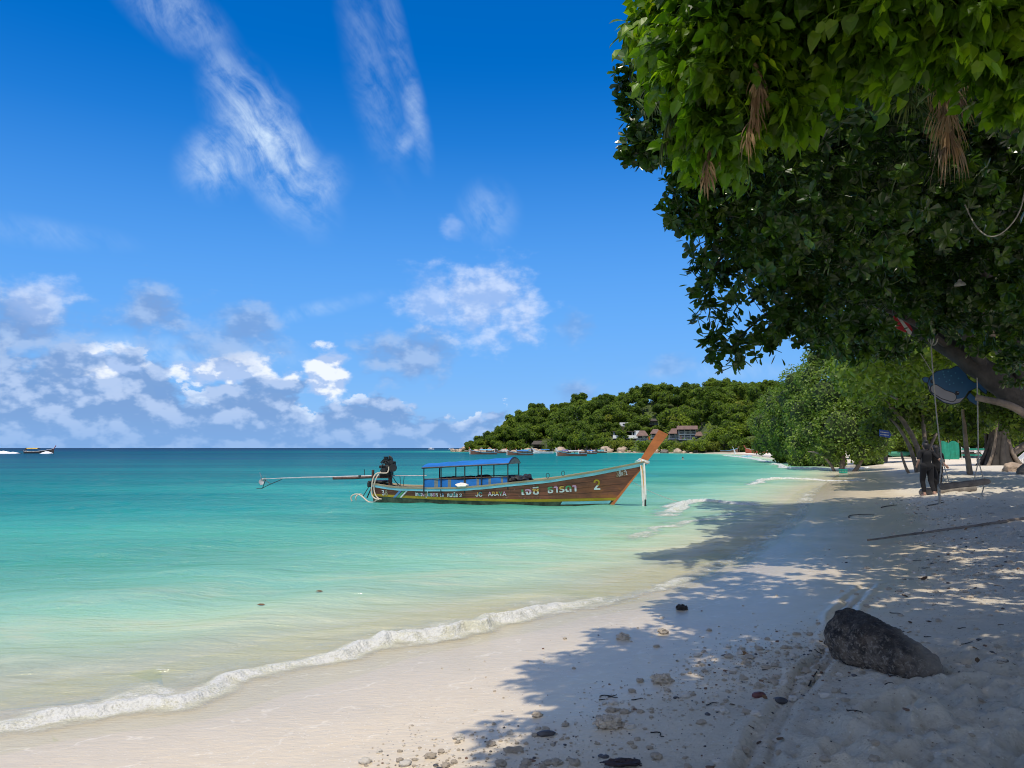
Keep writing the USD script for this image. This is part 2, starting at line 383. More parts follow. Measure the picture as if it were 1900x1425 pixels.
# ------------------------------------------------------------------ the sea
def water_material():
    g = NG(); P = g.pos()
    dep = g.attr('shore') * -1.0                       # metres out from the water's edge
    x, y, z = g.sep(P)
    dist = g.add('vector_math', 'value', math_type='length', vector1=P)
    wide = g.noise(g.scale(P, (.25, 1.0, 1)), .035, 4.0, .55)
    band = g.noise(g.scale(P, (.18, 1.0, 1)), .16, 4.0, .55)
    d2 = dep * ((band - .5) * .9 + 1.0) + (band - .5) * 5.0 * g.smooth(dep, 2, 12)
    lg = (d2.f('maximum', .1)).f('logarithm', 10.0)   # -1 .. 3.5
    f = (lg + 1.0) / 4.5
    def L(m): return (math.log10(m) + 1) / 4.5
    body = g.ramp(f, [(0, (.66, .60, .44)), (L(.8), (.62, .64, .45)), (L(1.9), (.48, .66, .45)), (L(3.8), (.28, .60, .43)), (L(8), (.11, .47, .35)), (L(16), (.032, .345, .30)), (L(28), (.006, .225, .22)),
                      (L(60), (.001, .150, .175)), (L(110), (.001, .105, .15)), (L(200), (.001, .07, .13)), (L(420), (.002, .038, .095)), (L(1500), (.004, .035, .10))])
    # darker weed and reef beds far out
    reef = g.smooth(g.noise(g.scale(P, (.22, 1.0, 1)), .028, 5.0, .62), .47, .60) * g.smooth(dep, 40, 95) * g.smooth(dep, 1200, 400)
    strk = g.noise(g.scale(P, (.16, 1.0, 1)), .11, 4.0, .6)
    body = g.mix(1.0, body, g.mix(g.smooth(strk, .34, .66), (.66, .76, .80), (1.22, 1.10, 1.06)), 'multiply')
    body = g.mix(g.smooth(dep, 2.5, 8.0), body, g.mix(1.0, body, (.80, .82, .80), 'multiply'))
    body = g.mix(reef * .72, body, (.004, .055, .12))
    # milky clouds of stirred sand close to the edge
    milk = g.smooth(g.noise(g.scale(P, (.5, 1.3, 1), rot=(0, 0, .5)), .8, 5.0, .6, .6), .48, .72) * g.smooth(dep, 5.5, 2.0)
    body = g.mix(milk * .55, body, (.70, .64, .43))
    op = g.smooth(dep + milk * 1.0, .0, .30) * .34 + g.smooth(dep + milk * 1.4, -.05, 2.4) * .36 + g.smooth(dep, 1.2, 16.0) * .29
    # ripples
    w1 = g.noise(g.scale(P, (.55, 1.5, 1), rot=(0, 0, .35)), 2.6, 4.0, .58, .4)
    w2 = g.noise(g.scale(P, (.5, 1.4, 1), rot=(0, 0, .1)), .55, 4.0, .55, .3)
    w3 = g.noise(g.scale(P, (.6, 1.2, 1), rot=(0, 0, -.3)), 9.0, 3.0, .6)
    farw = g.smooth(dist, 12, 70)
    h = w1 * .75 + w2 * 2.4 + w3 * .16 * (1.0 - farw)
    nrm = g.bump(h, .9, .20)
    tint = g.mix(g.smooth(dep, 0, 5), (.96, .99, .95), (.58, .92, .84))
    clear = g.add('transparent_bsdf', 'BSDF', color=tint)
    dif = g.add('diffuse_bsdf', 'BSDF', color=body, normal=g.bump(h, .8, .16))
    inner = g.mixc(op, clear, dif)
    fr = g.add('fresnel', 'fac', IOR=1.33, normal=nrm).f('minimum', .30)
    fr = fr * (.62 - g.smooth(dist, 40, 300) * .25)
    gl = g.add('glossy_bsdf', 'BSDF', color=(1, 1, 1), roughness=.09, normal=nrm)
    return g.make('sea_look', surface=g.mixc(fr, inner, gl))
SEA = water_material()
x, y = polar(rings_of((1.5, 4, .05), (4, 40, .0075), (40, 400, .018), (400, 12000, .08)), .25, 40, 5.0)
s = shore(x, y); r = np.hypot(x, y)
def swell(x, y, s):
    q = np.stack([x, y, 0 * x], -1)
    ph = s * 2 * PI / 3.6 + fbm(q * .22, 3, 31) * 9
    a = np.clip(-s / 2.5, 0, 1) * np.exp(-np.clip(-s, 0, 60) / 14)
    long_ = np.sin(ph) * .5 + .5
    z = .075 * a * long_ ** 2
    z += (fbm(q * np.array([.45, 1.3, 1]), 4, 33) - .5) * .17 * np.clip(-s / 6, 0, 1) * np.clip(1.6 - np.hypot(x, y) / 80, 0, 1)
    return z
z = swell(x, y, s)
g_ = gridmesh(np.stack([x, y, z], -1))
fs = s.ravel()[g_.faces].max(1)
g_ = trimesh.Trimesh(g_.vertices, g_.faces[fs < 5], process=False)
obj('sea_water', g_, SEA, kind='structure', smooth=True, attrs={'shore': s.ravel()})
# ------------------------------------------------------------------ breaking foam along the edge
def foam_material():
    g = NG(); P = g.pos(); f = g.attr('foam')
    n = g.noise(P, 7.0, 6.0, .68, .6); v = g.vor(P, 46.0); n2 = g.noise(P, 60.0, 3.0, .6); n3 = g.noise(P, 2.3, 3.0, .6)
    holes = g.smooth(v, .10, .45)
    cover = g.smooth(f * .95 + (n - .5) * 2.1 + (holes - .5) * .30 + (n2 - .5) * .4 + (n3 - .5) * 1.0, .46, 1.02)
    nrm = g.bump(n * .9 + n2 * .3 + v * -.3, .9, .035)
    c = g.mix(n, (.70, .70, .66), (.88, .88, .86))
    white = g.mixc(.35, g.bsdf(base_color=c, roughness=.5, normal=nrm, specular_ior_level=.4), g.add('translucent_bsdf', 'BSDF', color=(.85, .88, .84)))
    clear = g.add('transparent_bsdf', 'BSDF', color=(.97, .98, .95))
    milky = g.add('diffuse_bsdf', 'BSDF', color=(.66, .64, .49), normal=nrm)
    low = g.mixc(g.smooth(f + (n - .5) * .5, .0, .55) * g.smooth(f, .02, .25) * .66, clear, milky)
    fr = g.add('fresnel', 'fac', IOR=1.33, normal=nrm).f('minimum', .35) * g.smooth(f, .0, .15)
    low = g.mixc(fr, low, g.add('glossy_bsdf', 'BSDF', color=(1, 1, 1), roughness=.10, normal=nrm))
    return g.make('foam_look', surface=g.mixc(cover, low, white))
FOAM = foam_material()

def breaker(name, label, px, height, w0, w1, n_along, n_across, seed, lace=.5, apron=.35, pixels=True):
    C = np.array([on(u, v, .03)[:2] if pixels else (u, v) for u, v in px])
    L = bez(*np.c_[C, np.zeros(len(C))], n=n_along)[:, :2]
    t = np.gradient(L, axis=0); t /= np.linalg.norm(t, axis=1, keepdims=True)
    nrm = np.stack([-t[:, 1], t[:, 0]], 1)                      # left of travel = out to sea
    a = np.linspace(0, 1, n_along)
    q = np.stack([L[:, 0], L[:, 1], np.full(n_along, seed * 3.7)], 1)
    wob = (fbm(q * 1.7, 4, seed) - .5) * .55 + (fbm(q * 5, 4, seed + 1) - .5) * .30
    H = np.interp(a, np.linspace(0, 1, len(height)), height) * np.clip(2.6 * fbm(q * 1.1, 3, seed + 2) - .35, .25, 1.6)
    lacy = lace * np.clip(3.2 * fbm(q * .8, 3, seed + 3) - .7, .35, 1.7)[:, None]
    end = np.clip(np.minimum(a, 1 - a) / .06, 0, 1)
    w = np.linspace(-w0, w1, n_across)
    W, A = np.meshgrid(w, a); Wc = W - wob[:, None] * np.clip((w1 - np.abs(W)) / w1, 0, 1)
    X = L[:, None, 0] + nrm[:, None, 0] * W; Y = L[:, None, 1] + nrm[:, None, 1] * W
    sig = np.where(Wc < 0, .055 + .4 * H[:, None], .13 + .6 * H[:, None])
    prof = np.exp(-(Wc / sig) ** 2)
    foam = np.exp(-(np.clip(Wc - .02, 0, 9) / (.16 * lacy + .05)) ** 2) * np.exp(-(np.clip(-Wc - .06, 0, 9) / (apron * .34)) ** 2)
    patch = fbm(np.stack([X, Y, 0 * X + 7], -1) * 1.6, 4, seed + 11)
    foam = np.maximum(foam * np.clip(1.35 * fbm(np.stack([X, Y, 0 * X + 3], -1) * 3.1, 3, seed + 12) + .22, .3, 1), lacy * .80 * np.exp(-((Wc - .28) / .22) ** 2) * np.clip(patch * 4.2 - 1.5, 0, 1)); foam = np.maximum(foam, .70 * np.exp(-((Wc + .20) / .12) ** 2) * np.clip(patch * 4.2 - 1.6, 0, 1))
    foam = foam * (.55 + .65 * fbm(np.stack([X, Y, 0 * X], -1) * 2.3, 3, seed + 4))
    foam = foam * end[:, None] * np.clip((w1 - W) / .12, 0, 1) * np.clip((W + w0) / .10, 0, 1) * np.clip(H[:, None] / .035, .3, 1.15)
    z0, s0 = ground(X, Y, False)
    base = np.maximum(z0 + .007, swell(X, Y, s0) + .006)
    Q = np.stack([X, Y, base * 3], -1)
    lumps = (fbm(Q * 8, 4, seed + 7) - .42) * .075 + (.5 - np.abs(fbm(Q * 18, 3, seed + 8) * 2 - 1)) * .016
    Z = base + end[:, None] * (prof * H[:, None] * .8 + lumps * np.clip(foam, 0, 1) * np.clip(H[:, None] / .06, .12, 1.2))
    # the crest leans towards the beach
    lean = prof * H[:, None] * .45 * end[:, None]
    X, Y = X - nrm[:, None, 0] * lean, Y - nrm[:, None, 1] * lean
    return obj(name, gridmesh(np.stack([X, Y, Z], -1)), FOAM, None, label, 'foam', kind='stuff', smooth=True, attrs={'foam': foam.ravel()})
breaker('foam', 'white bubbling foam of the small wave breaking along the beach', [(-140, 1372), (-60, 1356), (0, 1342), (70, 1326), (150, 1314), (250, 1300), (330, 1290), (420, 1264), (540, 1238), (640, 1206), (760, 1180), (850, 1163), (930, 1148), (1000, 1128), (1080, 1116), (1160, 1102)],
        [.03, .05, .065, .035, .055, .085,   .10, .10, .10, .085, .055, .022, .014, .01], .65, .85, 1500, 100, 4, .9, .40)
breaker('foam', 'thin foam edge continuing the breaking wave towards the shade', [(1100, 1112), (1180, 1097), (1240, 1080), (1290, 1060), (1340, 1042), (1390, 1030)], [.012, .02, .018, .012, .01], .4, .6, 700, 44, 6, .35, .2)
breaker('foam', 'faint foam edge of the wet sheet in the shade between the surf and the debris', [(x - .1, y + .1) for x, y in SH[(SH[:, 1] > 11.5) & (SH[:, 1] < 37) & (SH[:, 0] < 20)][::60]], [.008, .014, .010, .02, .014, .008], .35, .5, 500, 30, 41, .3, .22, False)
breaker('foam', 'thin lacy foam at the edge of the wash in front of the wooden boat bow', [(1150, 1003), (1205, 984), (1262, 968), (1330, 958), (1390, 950)], [.008, .02, .02, .008], .35, .55, 420, 40, 9, .4, .25)
breaker('foam', 'small white breaker in the shallows between the boat bow and the swing', [(1225, 952), (1262, 938), (1305, 930), (1360, 936), (1400, 930)], [.02, .08, .11, .05, .02], .55, .75, 420, 44, 14, .9, .4)
breaker('foam', 'white ripple of foam running up the beach below the green crate', [(1380, 899), (1410, 892), (1450, 889), (1490, 890), (1530, 884)], [.03, .09, .11, .07, .03], .7, .9, 420, 40, 19, .7, .4)
breaker('foam', 'line of white foam on the far bend of the beach', [(1418, 862), (1450, 866), (1500, 870), (1560, 870), (1600, 868)], [.06, .14, .15, .08], .9, 1.3, 420, 36, 24, 1.5, .7)
breaker('foam', 'thin white foam edge before the beached boats', [(1340, 845.2), (1370, 848), (1400, 852), (1430, 858)], [.1, .18, .16, .1], 1.6, 2.2, 300, 30, 29, 2.6, 1.3)

# ------------------------------------------------------------------ leaves
def leaf_look(name, stops, rough=.38, trans=.30, spec=.5, tcol=None, vary='', cell=8.0):
    """stops: colours a leaf may take, by chance"""
    g = NG(); P = g.pos(); r, r1, _ = g.sep(g.vor(P, cell, out='color')); w = g.noise(P, cell * .16, 2.0)
    o = g.add('object_info', 'random')
    c = g.ramp((r * .62 + w * .62 - .12).clip(), stops)
    if vary: c = g.mix(1.0, c, g.ramp(o, [(0, (.84, .90, .90)), (.5, (1.04, 1.04, .9)), (1, (1.25, 1.18, .85))]), 'multiply')
    c = g.mix(1.0, c, g.mix(r1, (.55, .60, .7), (1.42, 1.36, 1.1)), 'multiply')
    p = g.bsdf(base_color=c, roughness=rough, specular_ior_level=spec)
    t = g.add('translucent_bsdf', 'BSDF', color=g.mix(1.0, c, tcol or (1.9, 2.1, .9), 'multiply'))
    return g.make(name, surface=g.mixc(trans, p, t))
def frames(N, rng, tilt=.5):
    """random frames whose third axis leans about N"""
    N = N + rng.normal(0, tilt, N.shape); N /= np.linalg.norm(N, axis=1, keepdims=True) + 1e-9
    a = rng.normal(0, 1, N.shape); a -= N * (a * N).sum(1, keepdims=True); a /= np.linalg.norm(a, axis=1, keepdims=True) + 1e-9
    return a, np.cross(N, a), N
OVAL = (np.array([[0, 0, 0], [.36, 0, -.05], [.72, 0, -.04], [1, 0, .02], [.36, .26, .04], [.74, .25, .03], [.36, -.26, .04], [.74, -.25, .03]]),
        np.array([[0, 1, 4], [0, 6, 1], [4, 1, 2], [4, 2, 5], [1, 6, 7], [1, 7, 2], [5, 2, 3], [2, 7, 3]]))
HEART = (np.array([[0, 0, 0], [.35, 0, -.05], [.70, 0, -.10], [1.02, 0, -.20], [-.03, .20, .03], [.25, .36, .05], [.62, .27, -.01], [-.03, -.20, .03], [.25, -.36, .05], [.62, -.27, -.01], [.88, .08, -.14], [.88, -.08, -.14]]),
         np.array([[0, 1, 4], [4, 1, 5], [5, 1, 2], [5, 2, 6], [6, 2, 10], [10, 2, 3], [0, 7, 1], [7, 8, 1], [8, 2, 1], [8, 9, 2], [9, 11, 2], [11, 3, 2]]))
RHOMB = (np.array([[-.5, 0, 0], [0, .36, .07], [.5, 0, 0], [0, -.36, .07]]), np.array([[0, 1, 2], [0, 2, 3]]))
def leaves(P, N, size, rng, shape=RHOMB, tilt=.5):
    V, F = shape; a, b, n = frames(N, rng, tilt); s_ = np.broadcast_to(size, len(P))[:, None, None]
    v = P[:, None] + s_ * (V[None, :, :1] * a[:, None] + V[None, :, 1:2] * b[:, None] + V[None, :, 2:] * n[:, None])
    f = F[None] + (np.arange(len(P)) * len(V))[:, None, None]
    return trimesh.Trimesh(v.reshape(-1, 3), f.reshape(-1, 3), process=False)
def sphere_pts(n, rng):
    p = rng.normal(0, 1, (n, 3)); return p / np.linalg.norm(p, axis=1, keepdims=True)
def lobes_points(lobes, n, rng, inner=.65, keep=.9):
    """points near the outside of a union of balls (x, y, z, r), with the direction outwards"""
    lobes = np.asarray(lobes, float); w = lobes[:, 3] ** 2; k = rng.choice(len(lobes), int(n * 1.9), p=w / w.sum())
    d = sphere_pts(len(k), rng); rr = rng.uniform(inner, 1.08, len(k)) ** .7
    d[:, 2] *= .85
    P = lobes[k, :3] + d * (lobes[k, 3] * rr)[:, None]
    ok = np.ones(len(P), bool)
    for q in range(len(lobes)):
        ok &= (k == q) | (np.linalg.norm(P - lobes[q, :3], axis=1) > lobes[q, 3] * keep * inner)
    return P[ok][:n], d[ok][:n]
BARK = plain('bark_look', (.20, .155, .115), .9, .4, 3.0, .9, bscale=14, dist=.04)
PALEBARK = plain('pale_bark_look', (.44, .40, .34), .9, .3, 3.0, .6, bscale=10, dist=.03)
DARKBARK = plain('dark_bark_look', (.040, .034, .029), .9, .4, 4.0, .9, bscale=18, dist=.03)
HILL_LEAF = [leaf_look('hill_leaf_dark_look', [(0, (.046, .080, .012)), (.5, (.080, .128, .018)), (1, (.14, .185, .030))], .6, .28, .10, vary='both', cell=1.6),
             leaf_look('hill_leaf_mid_look', [(0, (.065, .105, .016)), (.5, (.11, .165, .024)), (1, (.18, .225, .038))], .6, .28, .10, vary='both', cell=1.6),
             leaf_look('hill_leaf_yellow_look', [(0, (.095, .125, .02)), (.5, (.16, .185, .028)), (1, (.23, .24, .045))], .6, .28, .10, vary='both', cell=1.6)]
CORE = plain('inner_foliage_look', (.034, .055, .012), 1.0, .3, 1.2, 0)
# ================================================================== the headland
_S = np.array([(840, 838), (862, 834), (872, 823), (900, 801), (930, 785), (965, 771), (1000, 763), (1030, 757), (1060, 746), (1090, 738), (1130, 735), (1160, 724), (1200, 716), (1240, 709), (1270, 714), (1300, 717), (1340, 712), (1390, 715), (1430, 711), (1470, 722), (1560, 728), (1900, 745)], float)
_D0 = np.array([(840, 340), (900, 335), (972, 326), (1093, 301), (1200, 263), (1285, 248), (1337, 240), (1400, 228), (1500, 215), (1900, 200)], float)
_DW = np.array([(840, 8), (870, 14), (900, 30), (960, 55), (1060, 75), (1200, 95), (1900, 100)], float)
def hill_point(u, t):
    u, t = np.asarray(u, float), np.asarray(t, float)
    d0 = np.interp(u, *_D0.T) + 3; dw = np.interp(u, *_DW.T); D = d0 + dw * t
    Hr = np.maximum((832 - np.interp(u, *_S.T)) / FPX * (d0 + dw) + 1.75 - 8.6, .8)
    tt = np.clip(t, 0, 1); k = tt ** 1.15 * (3 - 2 * tt) * .5 + tt * .5
    z = .3 + Hr * np.where(t <= 1, k, 1 - np.clip(t - 1, 0, 1) ** 2)
    x = (u - 950) / FPX * D / math.cos(PITCH) * 1.0
    terrace = np.clip(1 - np.abs(u - 1218) / 95, 0, 1); terrace = np.clip(terrace * 3, 0, 1)      # the shelf the houses stand on
    cap = 1.75 + np.interp(D - d0, [0, 14, 20, 36, 60, 110], [-8, 6, 14, 16, 36, 120]) / FPX * D
    z = np.where(D - d0 < 109, z + (np.minimum(z, np.maximum(cap, .3)) - z) * terrace, z)
    q = np.stack([x, D, 0 * x], -1)
    z = z + (fbm(q * .05, 3, 41) - .5) * 3.0 * np.clip(tt * 3, 0, 1)
    return np.stack([x, D, z], -1)
U, T = np.meshgrid(np.linspace(846, 2100, 140), np.r_[-.06, np.linspace(0, 1, 40), np.linspace(1.05, 2.0, 14)], indexing='ij')
EARTH = plain('hill_earth_look', (.06, .085, .02), .95, .5, .15, 0)
V = hill_point(U, T); V[:, 0, 2] -= 3; V[:, -1, 2] = -2
obj('hill', gridmesh(V[:, ::-1]), EARTH, kind='structure', smooth=True)

# --- houses on the slope: (u0, u1, v_top, v_bottom, D)
DH = {u: float(np.interp(u, *_D0.T)) for u in range(1000, 1400)}
WHITE = plain('white_wall_look', (.78, .77, .74), .8, .08, .6, .05)
ROOF = plain('roof_tile_look', (.155, .095, .075), .8, .25, .8, .3, bscale=3)
DARKWIN = plain('dark_window_look', (.02, .022, .025), .25, .2, 1.0, 0)
ORANGE = plain('orange_wall_look', (.62, .17, .035), .7, .15, 1.0, 0)
TIMBER = plain('dark_timber_look', (.07, .05, .04), .8, .3, 2.0, .1)
REDWOOD = plain('red_timber_look', (.12, .025, .02), .8, .3, 2.0, .1)
THATCH = plain('thatch_look', (.075, .062, .05), .95, .4, 3.0, .6)
def gable(w, d, z0, z1, over=.6, th=.22, hip=.0):
    """a pitched roof, ridge along x, with thickness"""
    W, Dp = w / 2 + over, d / 2 + over
    V = [(-W, -Dp, z0), (W, -Dp, z0), (W, Dp, z0), (-W, Dp, z0), (-W + hip, 0, z1), (W - hip, 0, z1)]
    V += [(x, y, z - th) for x, y, z in V]
    F = [(0, 1, 5), (0, 5, 4), (2, 3, 4), (2, 4, 5), (1, 2, 5), (3, 0, 4)]
    F += [tuple(i + 6 for i in f[::-1]) for f in F]
    for a, b in ((0, 1), (1, 2), (2, 3), (3, 0)): F += [(a, a + 6, b + 6), (a, b + 6, b)]
    return trimesh.Trimesh(np.array(V, float), F, process=False)
HOUSES = []
def house(name, label, u0, u1, vt, vb, dy, **k):
    um = (u0 + u1) / 2; D = float(np.interp(um, *_D0.T)) + dy; px = D / FPX
    w, h = (u1 - u0) * px, (vb - vt) * px; p = at(um, vb, D)
    HOUSES.append((u0 - 3, u1 + 3, vt - 2, vb - 1, D, dy))
    t = thing(name, label, 'house', p, rotz=-math.atan2(p[0], p[1]))
    return t, w, h
def posts(t, xs, y, z0, z1, mat, r=.11):
    for x in xs: obj('post', box(r * 2, r * 2, z1 - z0, (x, y, (z0 + z1) / 2)), mat, t)
def railing(t, w, y, z, mat, h=1.0, x0=0.0):
    obj('railing', [box(w, .10, .14, (x0, y, z + h)), box(w, .10, .12, (x0, y, z + .1))] + [box(.09, .07, h, (x0 - w / 2 + .1 + i * .30, y, z + h / 2)) for i in range(int((w - .1) / .30) + 1)], mat, t)
# white two-level building
t, w, h = house('villa', 'long white flat-roofed villa at the left end of the hillside houses', 1137, 1187, 799, 812, 24)
obj('wall', box(w * .2, 4.2, h * .98, (w * .4, 2.4, h * .49)), WHITE, t); obj('rear_wall', box(w * .78, .3, h * .8, (-w * .1, 4.6, h * .42)), DARKWIN, t)
obj('floor_slab', box(w, 5, .3, (0, 2.3, -.15)), WHITE, t); obj('parapet', box(w * .98, .2, .95, (0, -.1, .45)), WHITE, t)
obj('roof', box(w * .86, 5.4, .28, (-w * .08, 2.2, h * .86)), TIMBER, t); posts(t, [-w * .45, -w * .25, -w * .02, w * .22], .2, 0, h * .83, WHITE)
obj('support_wall', box(w * .9, 4, 4.5, (0, 2.6, -2.5)), TIMBER, t)
t, w, h = house('villa', 'small white box-shaped house half hidden high above the white villa', 1150, 1166, 784, 791, 40)
obj('wall', box(w, 3, h, (0, 1.5, h * .5)), WHITE, t); obj('window', box(w * .4, .1, h * .4, (w * .05, -.03, h * .5)), DARKWIN, t); obj('lower_terrace', box(w * 1.9, 4, .5, (w * .5, 2, -1.9)), TIMBER, t); obj('support_wall', box(w, 3, 5, (0, 1.6, -2.52)), TIMBER, t)
t, w, h = house('villa', 'grey shaded house deep among the trees above the roofs', 1199, 1222, 778, 788, 62)
obj('wall', box(w * .9, 4, h * .7, (0, 2.1, h * .35)), DARKWIN, t); obj('roof', gable(w * .9, 4, h * .7, h * 1.1), THATCH, t); railing(t, w * .9, 0, 0, WHITE); obj('support_wall', box(w * .8, 3.6, 6, (0, 2.1, -3.01)), TIMBER, t)
def cottage(label, u0, u1, vt, vb, dy, door=True):
    t, w, h = house('cottage', label, u0, u1, vt, vb, dy)
    obj('wall', box(w * .8, 3.6, h * .56, (0, 2.2, h * .28)), DARKWIN, t)
    obj('roof', gable(w * .8, 4.6, h * .50, h, .5, .2, w * .3), ROOF, t)
    obj('deck', box(w, 5, .25, (0, 2, -.13)), WHITE, t); railing(t, w * .98, -.45, 0, WHITE)
    posts(t, [-w * .38, w * .38], -.3, 0, h * .5, WHITE); obj('window', box(w * .28, .12, h * .3, (w * .12, .36, h * .3)), WHITE, t)
    if door: obj('side_wall', box(w * .16, .3, h * .42, (w * .56, .8, h * .21)), ORANGE, t)
    obj('support_wall', box(w * .85, 3.6, 5, (0, 2.4, -2.76)), TIMBER, t)
    return t
cottage('small brown-roofed cottage right beside the white flat-roofed villa', 1181, 1203, 799, 818, 22)
cottage('brown-roofed cottage just left of the raised wooden prow tip', 1207, 1226, 796, 813, 26, False)
cottage('brown-roofed cottage just right of the raised wooden prow tip', 1240, 1264, 795, 814, 25, False)
t, w, h = house('guest_house', 'two-storey brown-roofed guest house with white balconies on the slope', 1259, 1292, 790, 815.5, 24)
obj('wall', box(w * .9, 4, h * .8, (0, 2.6, h * .4)), DARKWIN, t); obj('roof', gable(w * .92, 5.6, h * .74, h, .7, .25), ROOF, t)
for i, zz in enumerate((0, h * .36)):
    obj('balcony', box(w * .96, 1.5, .22, (0, -.1, zz - .1)), WHITE, t); railing(t, w * .94, -.8, zz, WHITE, .95)
posts(t, [-w * .46, -w * .15, w * .16, w * .46], -.55, 0, h * .74, WHITE); obj('door', box(w * .12, .12, h * .26, (-w * .36, .53, h * .14)), ORANGE, t)
for xx in (-.1, .18): obj('window', box(w * .14, .1, h * .2, (w * xx, .55, h * .52)), WHITE, t)
obj('support_wall', box(w * 1.2, 4, 5, (w * .15, 2.6, -2.7)), REDWOOD, t)
cottage('small low roof at the right end of the hillside houses', 1291, 1303, 801, 816, 24, False)
t, w, h = house('hut', 'dark thatched hut on stilts among the trees behind the moored boats', 987, 1009, 818, 831, 8)
obj('roof', gable(w * .8, 4, h * .55, h, .7, .3, w * .2), THATCH, t); obj('wall', box(w * .7, 3, h * .3, (0, 1.6, h * .34)), TIMBER, t); obj('deck', box(w * .9, 4, .2, (0, 1.5, h * .18)), TIMBER, t); posts(t, [-w * .4, 0, w * .4], -.3, -1, h * .55, TIMBER)

# --- trees of the headland: a few kinds, each a trunk and a crown of leaf sprays
def hill_tree(name, seed, mat, h, r, n, size, flat=.8, lobes=18):
    rng = np.random.default_rng(seed); p = proto(name)
    L = [(0, 0, h * .62, r * .55)]
    for i in range(lobes):
        a = i / lobes * 2 * PI + rng.uniform(-.3, .3); q = r * rng.uniform(.35, .75)
        L.append((q * math.cos(a), q * math.sin(a), h * rng.uniform(.40, .95), r * rng.uniform(.18, .42)))
    L = np.array(L)
    P, N = lobes_points(L, n, rng, .60)
    N[:, 2] += .35
    cr = [leaves(P, N, rng.uniform(.6, 1.35, len(P)) * size, rng, RHOMB, .62)]
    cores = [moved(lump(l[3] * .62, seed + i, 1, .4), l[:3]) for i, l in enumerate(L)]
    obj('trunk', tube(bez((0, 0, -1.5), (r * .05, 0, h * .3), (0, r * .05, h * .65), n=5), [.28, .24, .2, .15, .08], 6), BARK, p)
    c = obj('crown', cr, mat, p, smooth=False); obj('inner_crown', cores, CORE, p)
    return p
HT = [hill_tree('dark_tree', 1, HILL_LEAF[0], 8.6, 4.6, 2600, .58), hill_tree('round_tree', 2, HILL_LEAF[1], 7.4, 4.2, 2400, .56), hill_tree('tall_tree', 3, HILL_LEAF[0], 10.5, 4.0, 2600, .56),
      hill_tree('broad_tree', 4, HILL_LEAF[1], 8.2, 5.4, 3000, .62), hill_tree('pale_tree', 5, HILL_LEAF[2], 7.2, 4.0, 2200, .55), hill_tree('shore_bush', 6, HILL_LEAF[1], 4.2, 3.2, 1500, .45, lobes=9), hill_tree('yellow_bush', 7, HILL_LEAF[2], 3.8, 3.0, 1400, .42, lobes=9)]
HN = ['dark_tree', 'round_tree', 'tall_tree', 'broad_tree', 'pale_tree', 'shore_bush', 'yellow_bush']
HW = ['dark dense tree', 'rounded mid-green tree', 'tall narrow-crowned tree', 'broad spreading tree', 'paler yellow-green tree', 'low green shrub', 'low yellow-green shrub']
def place_hill_trees():
    rng = np.random.default_rng(17); done = []
    cand = []
    for t in np.r_[0.02, .10, np.arange(.2, 1.12, .118)]:
        D = np.interp(1100, *_D0.T); step = 20.5 if t > .15 else 15
        for u in np.arange(868 + rng.uniform(0, 8), 1520, step):
            cand.append((u + rng.uniform(-6, 6), t + rng.uniform(-.05, .05)))
    for u, t in cand:
        t = max(t, .0); p = hill_point(u, t)
        k = rng.choice([5, 6, 1, 5], p=[.4, .2, .2, .2]) if t < .14 else rng.choice([0, 1, 2, 3, 4], p=[.26, .28, .12, .22, .12])
        s_ = rng.uniform(.8, 1.18) * (np.interp(u, [866, 900, 960], [.42, .66, 1.0]))
        hgt = [8.6, 7.4, 10.5, 8.2, 7.2, 4.2, 3.8][k] * s_
        cut = False
        for (a, b, vt, vb, D, dy) in HOUSES:
            uu, vv, _ = project(p + [0, 0, hgt * .95]); rp = 4.4 * s_ / p[1] * FPX * (.6 if k > 4 else .8) * (.35 if dy > 30 else 1)
            if p[1] < D + 5.5 and a - rp < uu < b + rp and vv < vb:
                if p[1] < D - 2 and k < 5:
                    k = 5; hgt = 4.2 * s_; uu, vv, _ = project(p + [0, 0, hgt]); cut = vv < vb
                else: cut = True
        if cut: continue
        done.append((u, t, p, k, s_))
    done = done[:298]
    for u, t, p, k, s_ in done:
        zone = 'skyline' if t > .86 else 'upper slope' if t > .56 else 'middle slope' if t > .3 else 'lower slope' if t > .14 else 'shore'
        w = next(b for a, b in ((900, 'at the seaward tip'), (960, 'above the leftmost moored boats'), (1030, 'in line with the thatched hut'), (1090, 'in line with the bare dead tree'), (1140, 'just left of the white villa'), (1200, 'in line with the white villa'), (1255, 'in line with the raised prow tip'),
                                (1310, 'in line with the guest house'), (1375, 'right of the guest house'), (1440, 'in line with the beached red boat'), (9999, 'beside the grove')) if u < a)
        w = f'on the {zone} {w}'
        copy(HT[k], HN[k], f'{HW[k]} {w}', 'shrub' if k > 4 else 'tree', p - [0, 0, .4], rng.uniform(0, 6.28), (s_, s_, s_ * rng.uniform(.9, 1.12)), f'{HW[k]}s {w}')
    return done
HTREES = place_hill_trees()
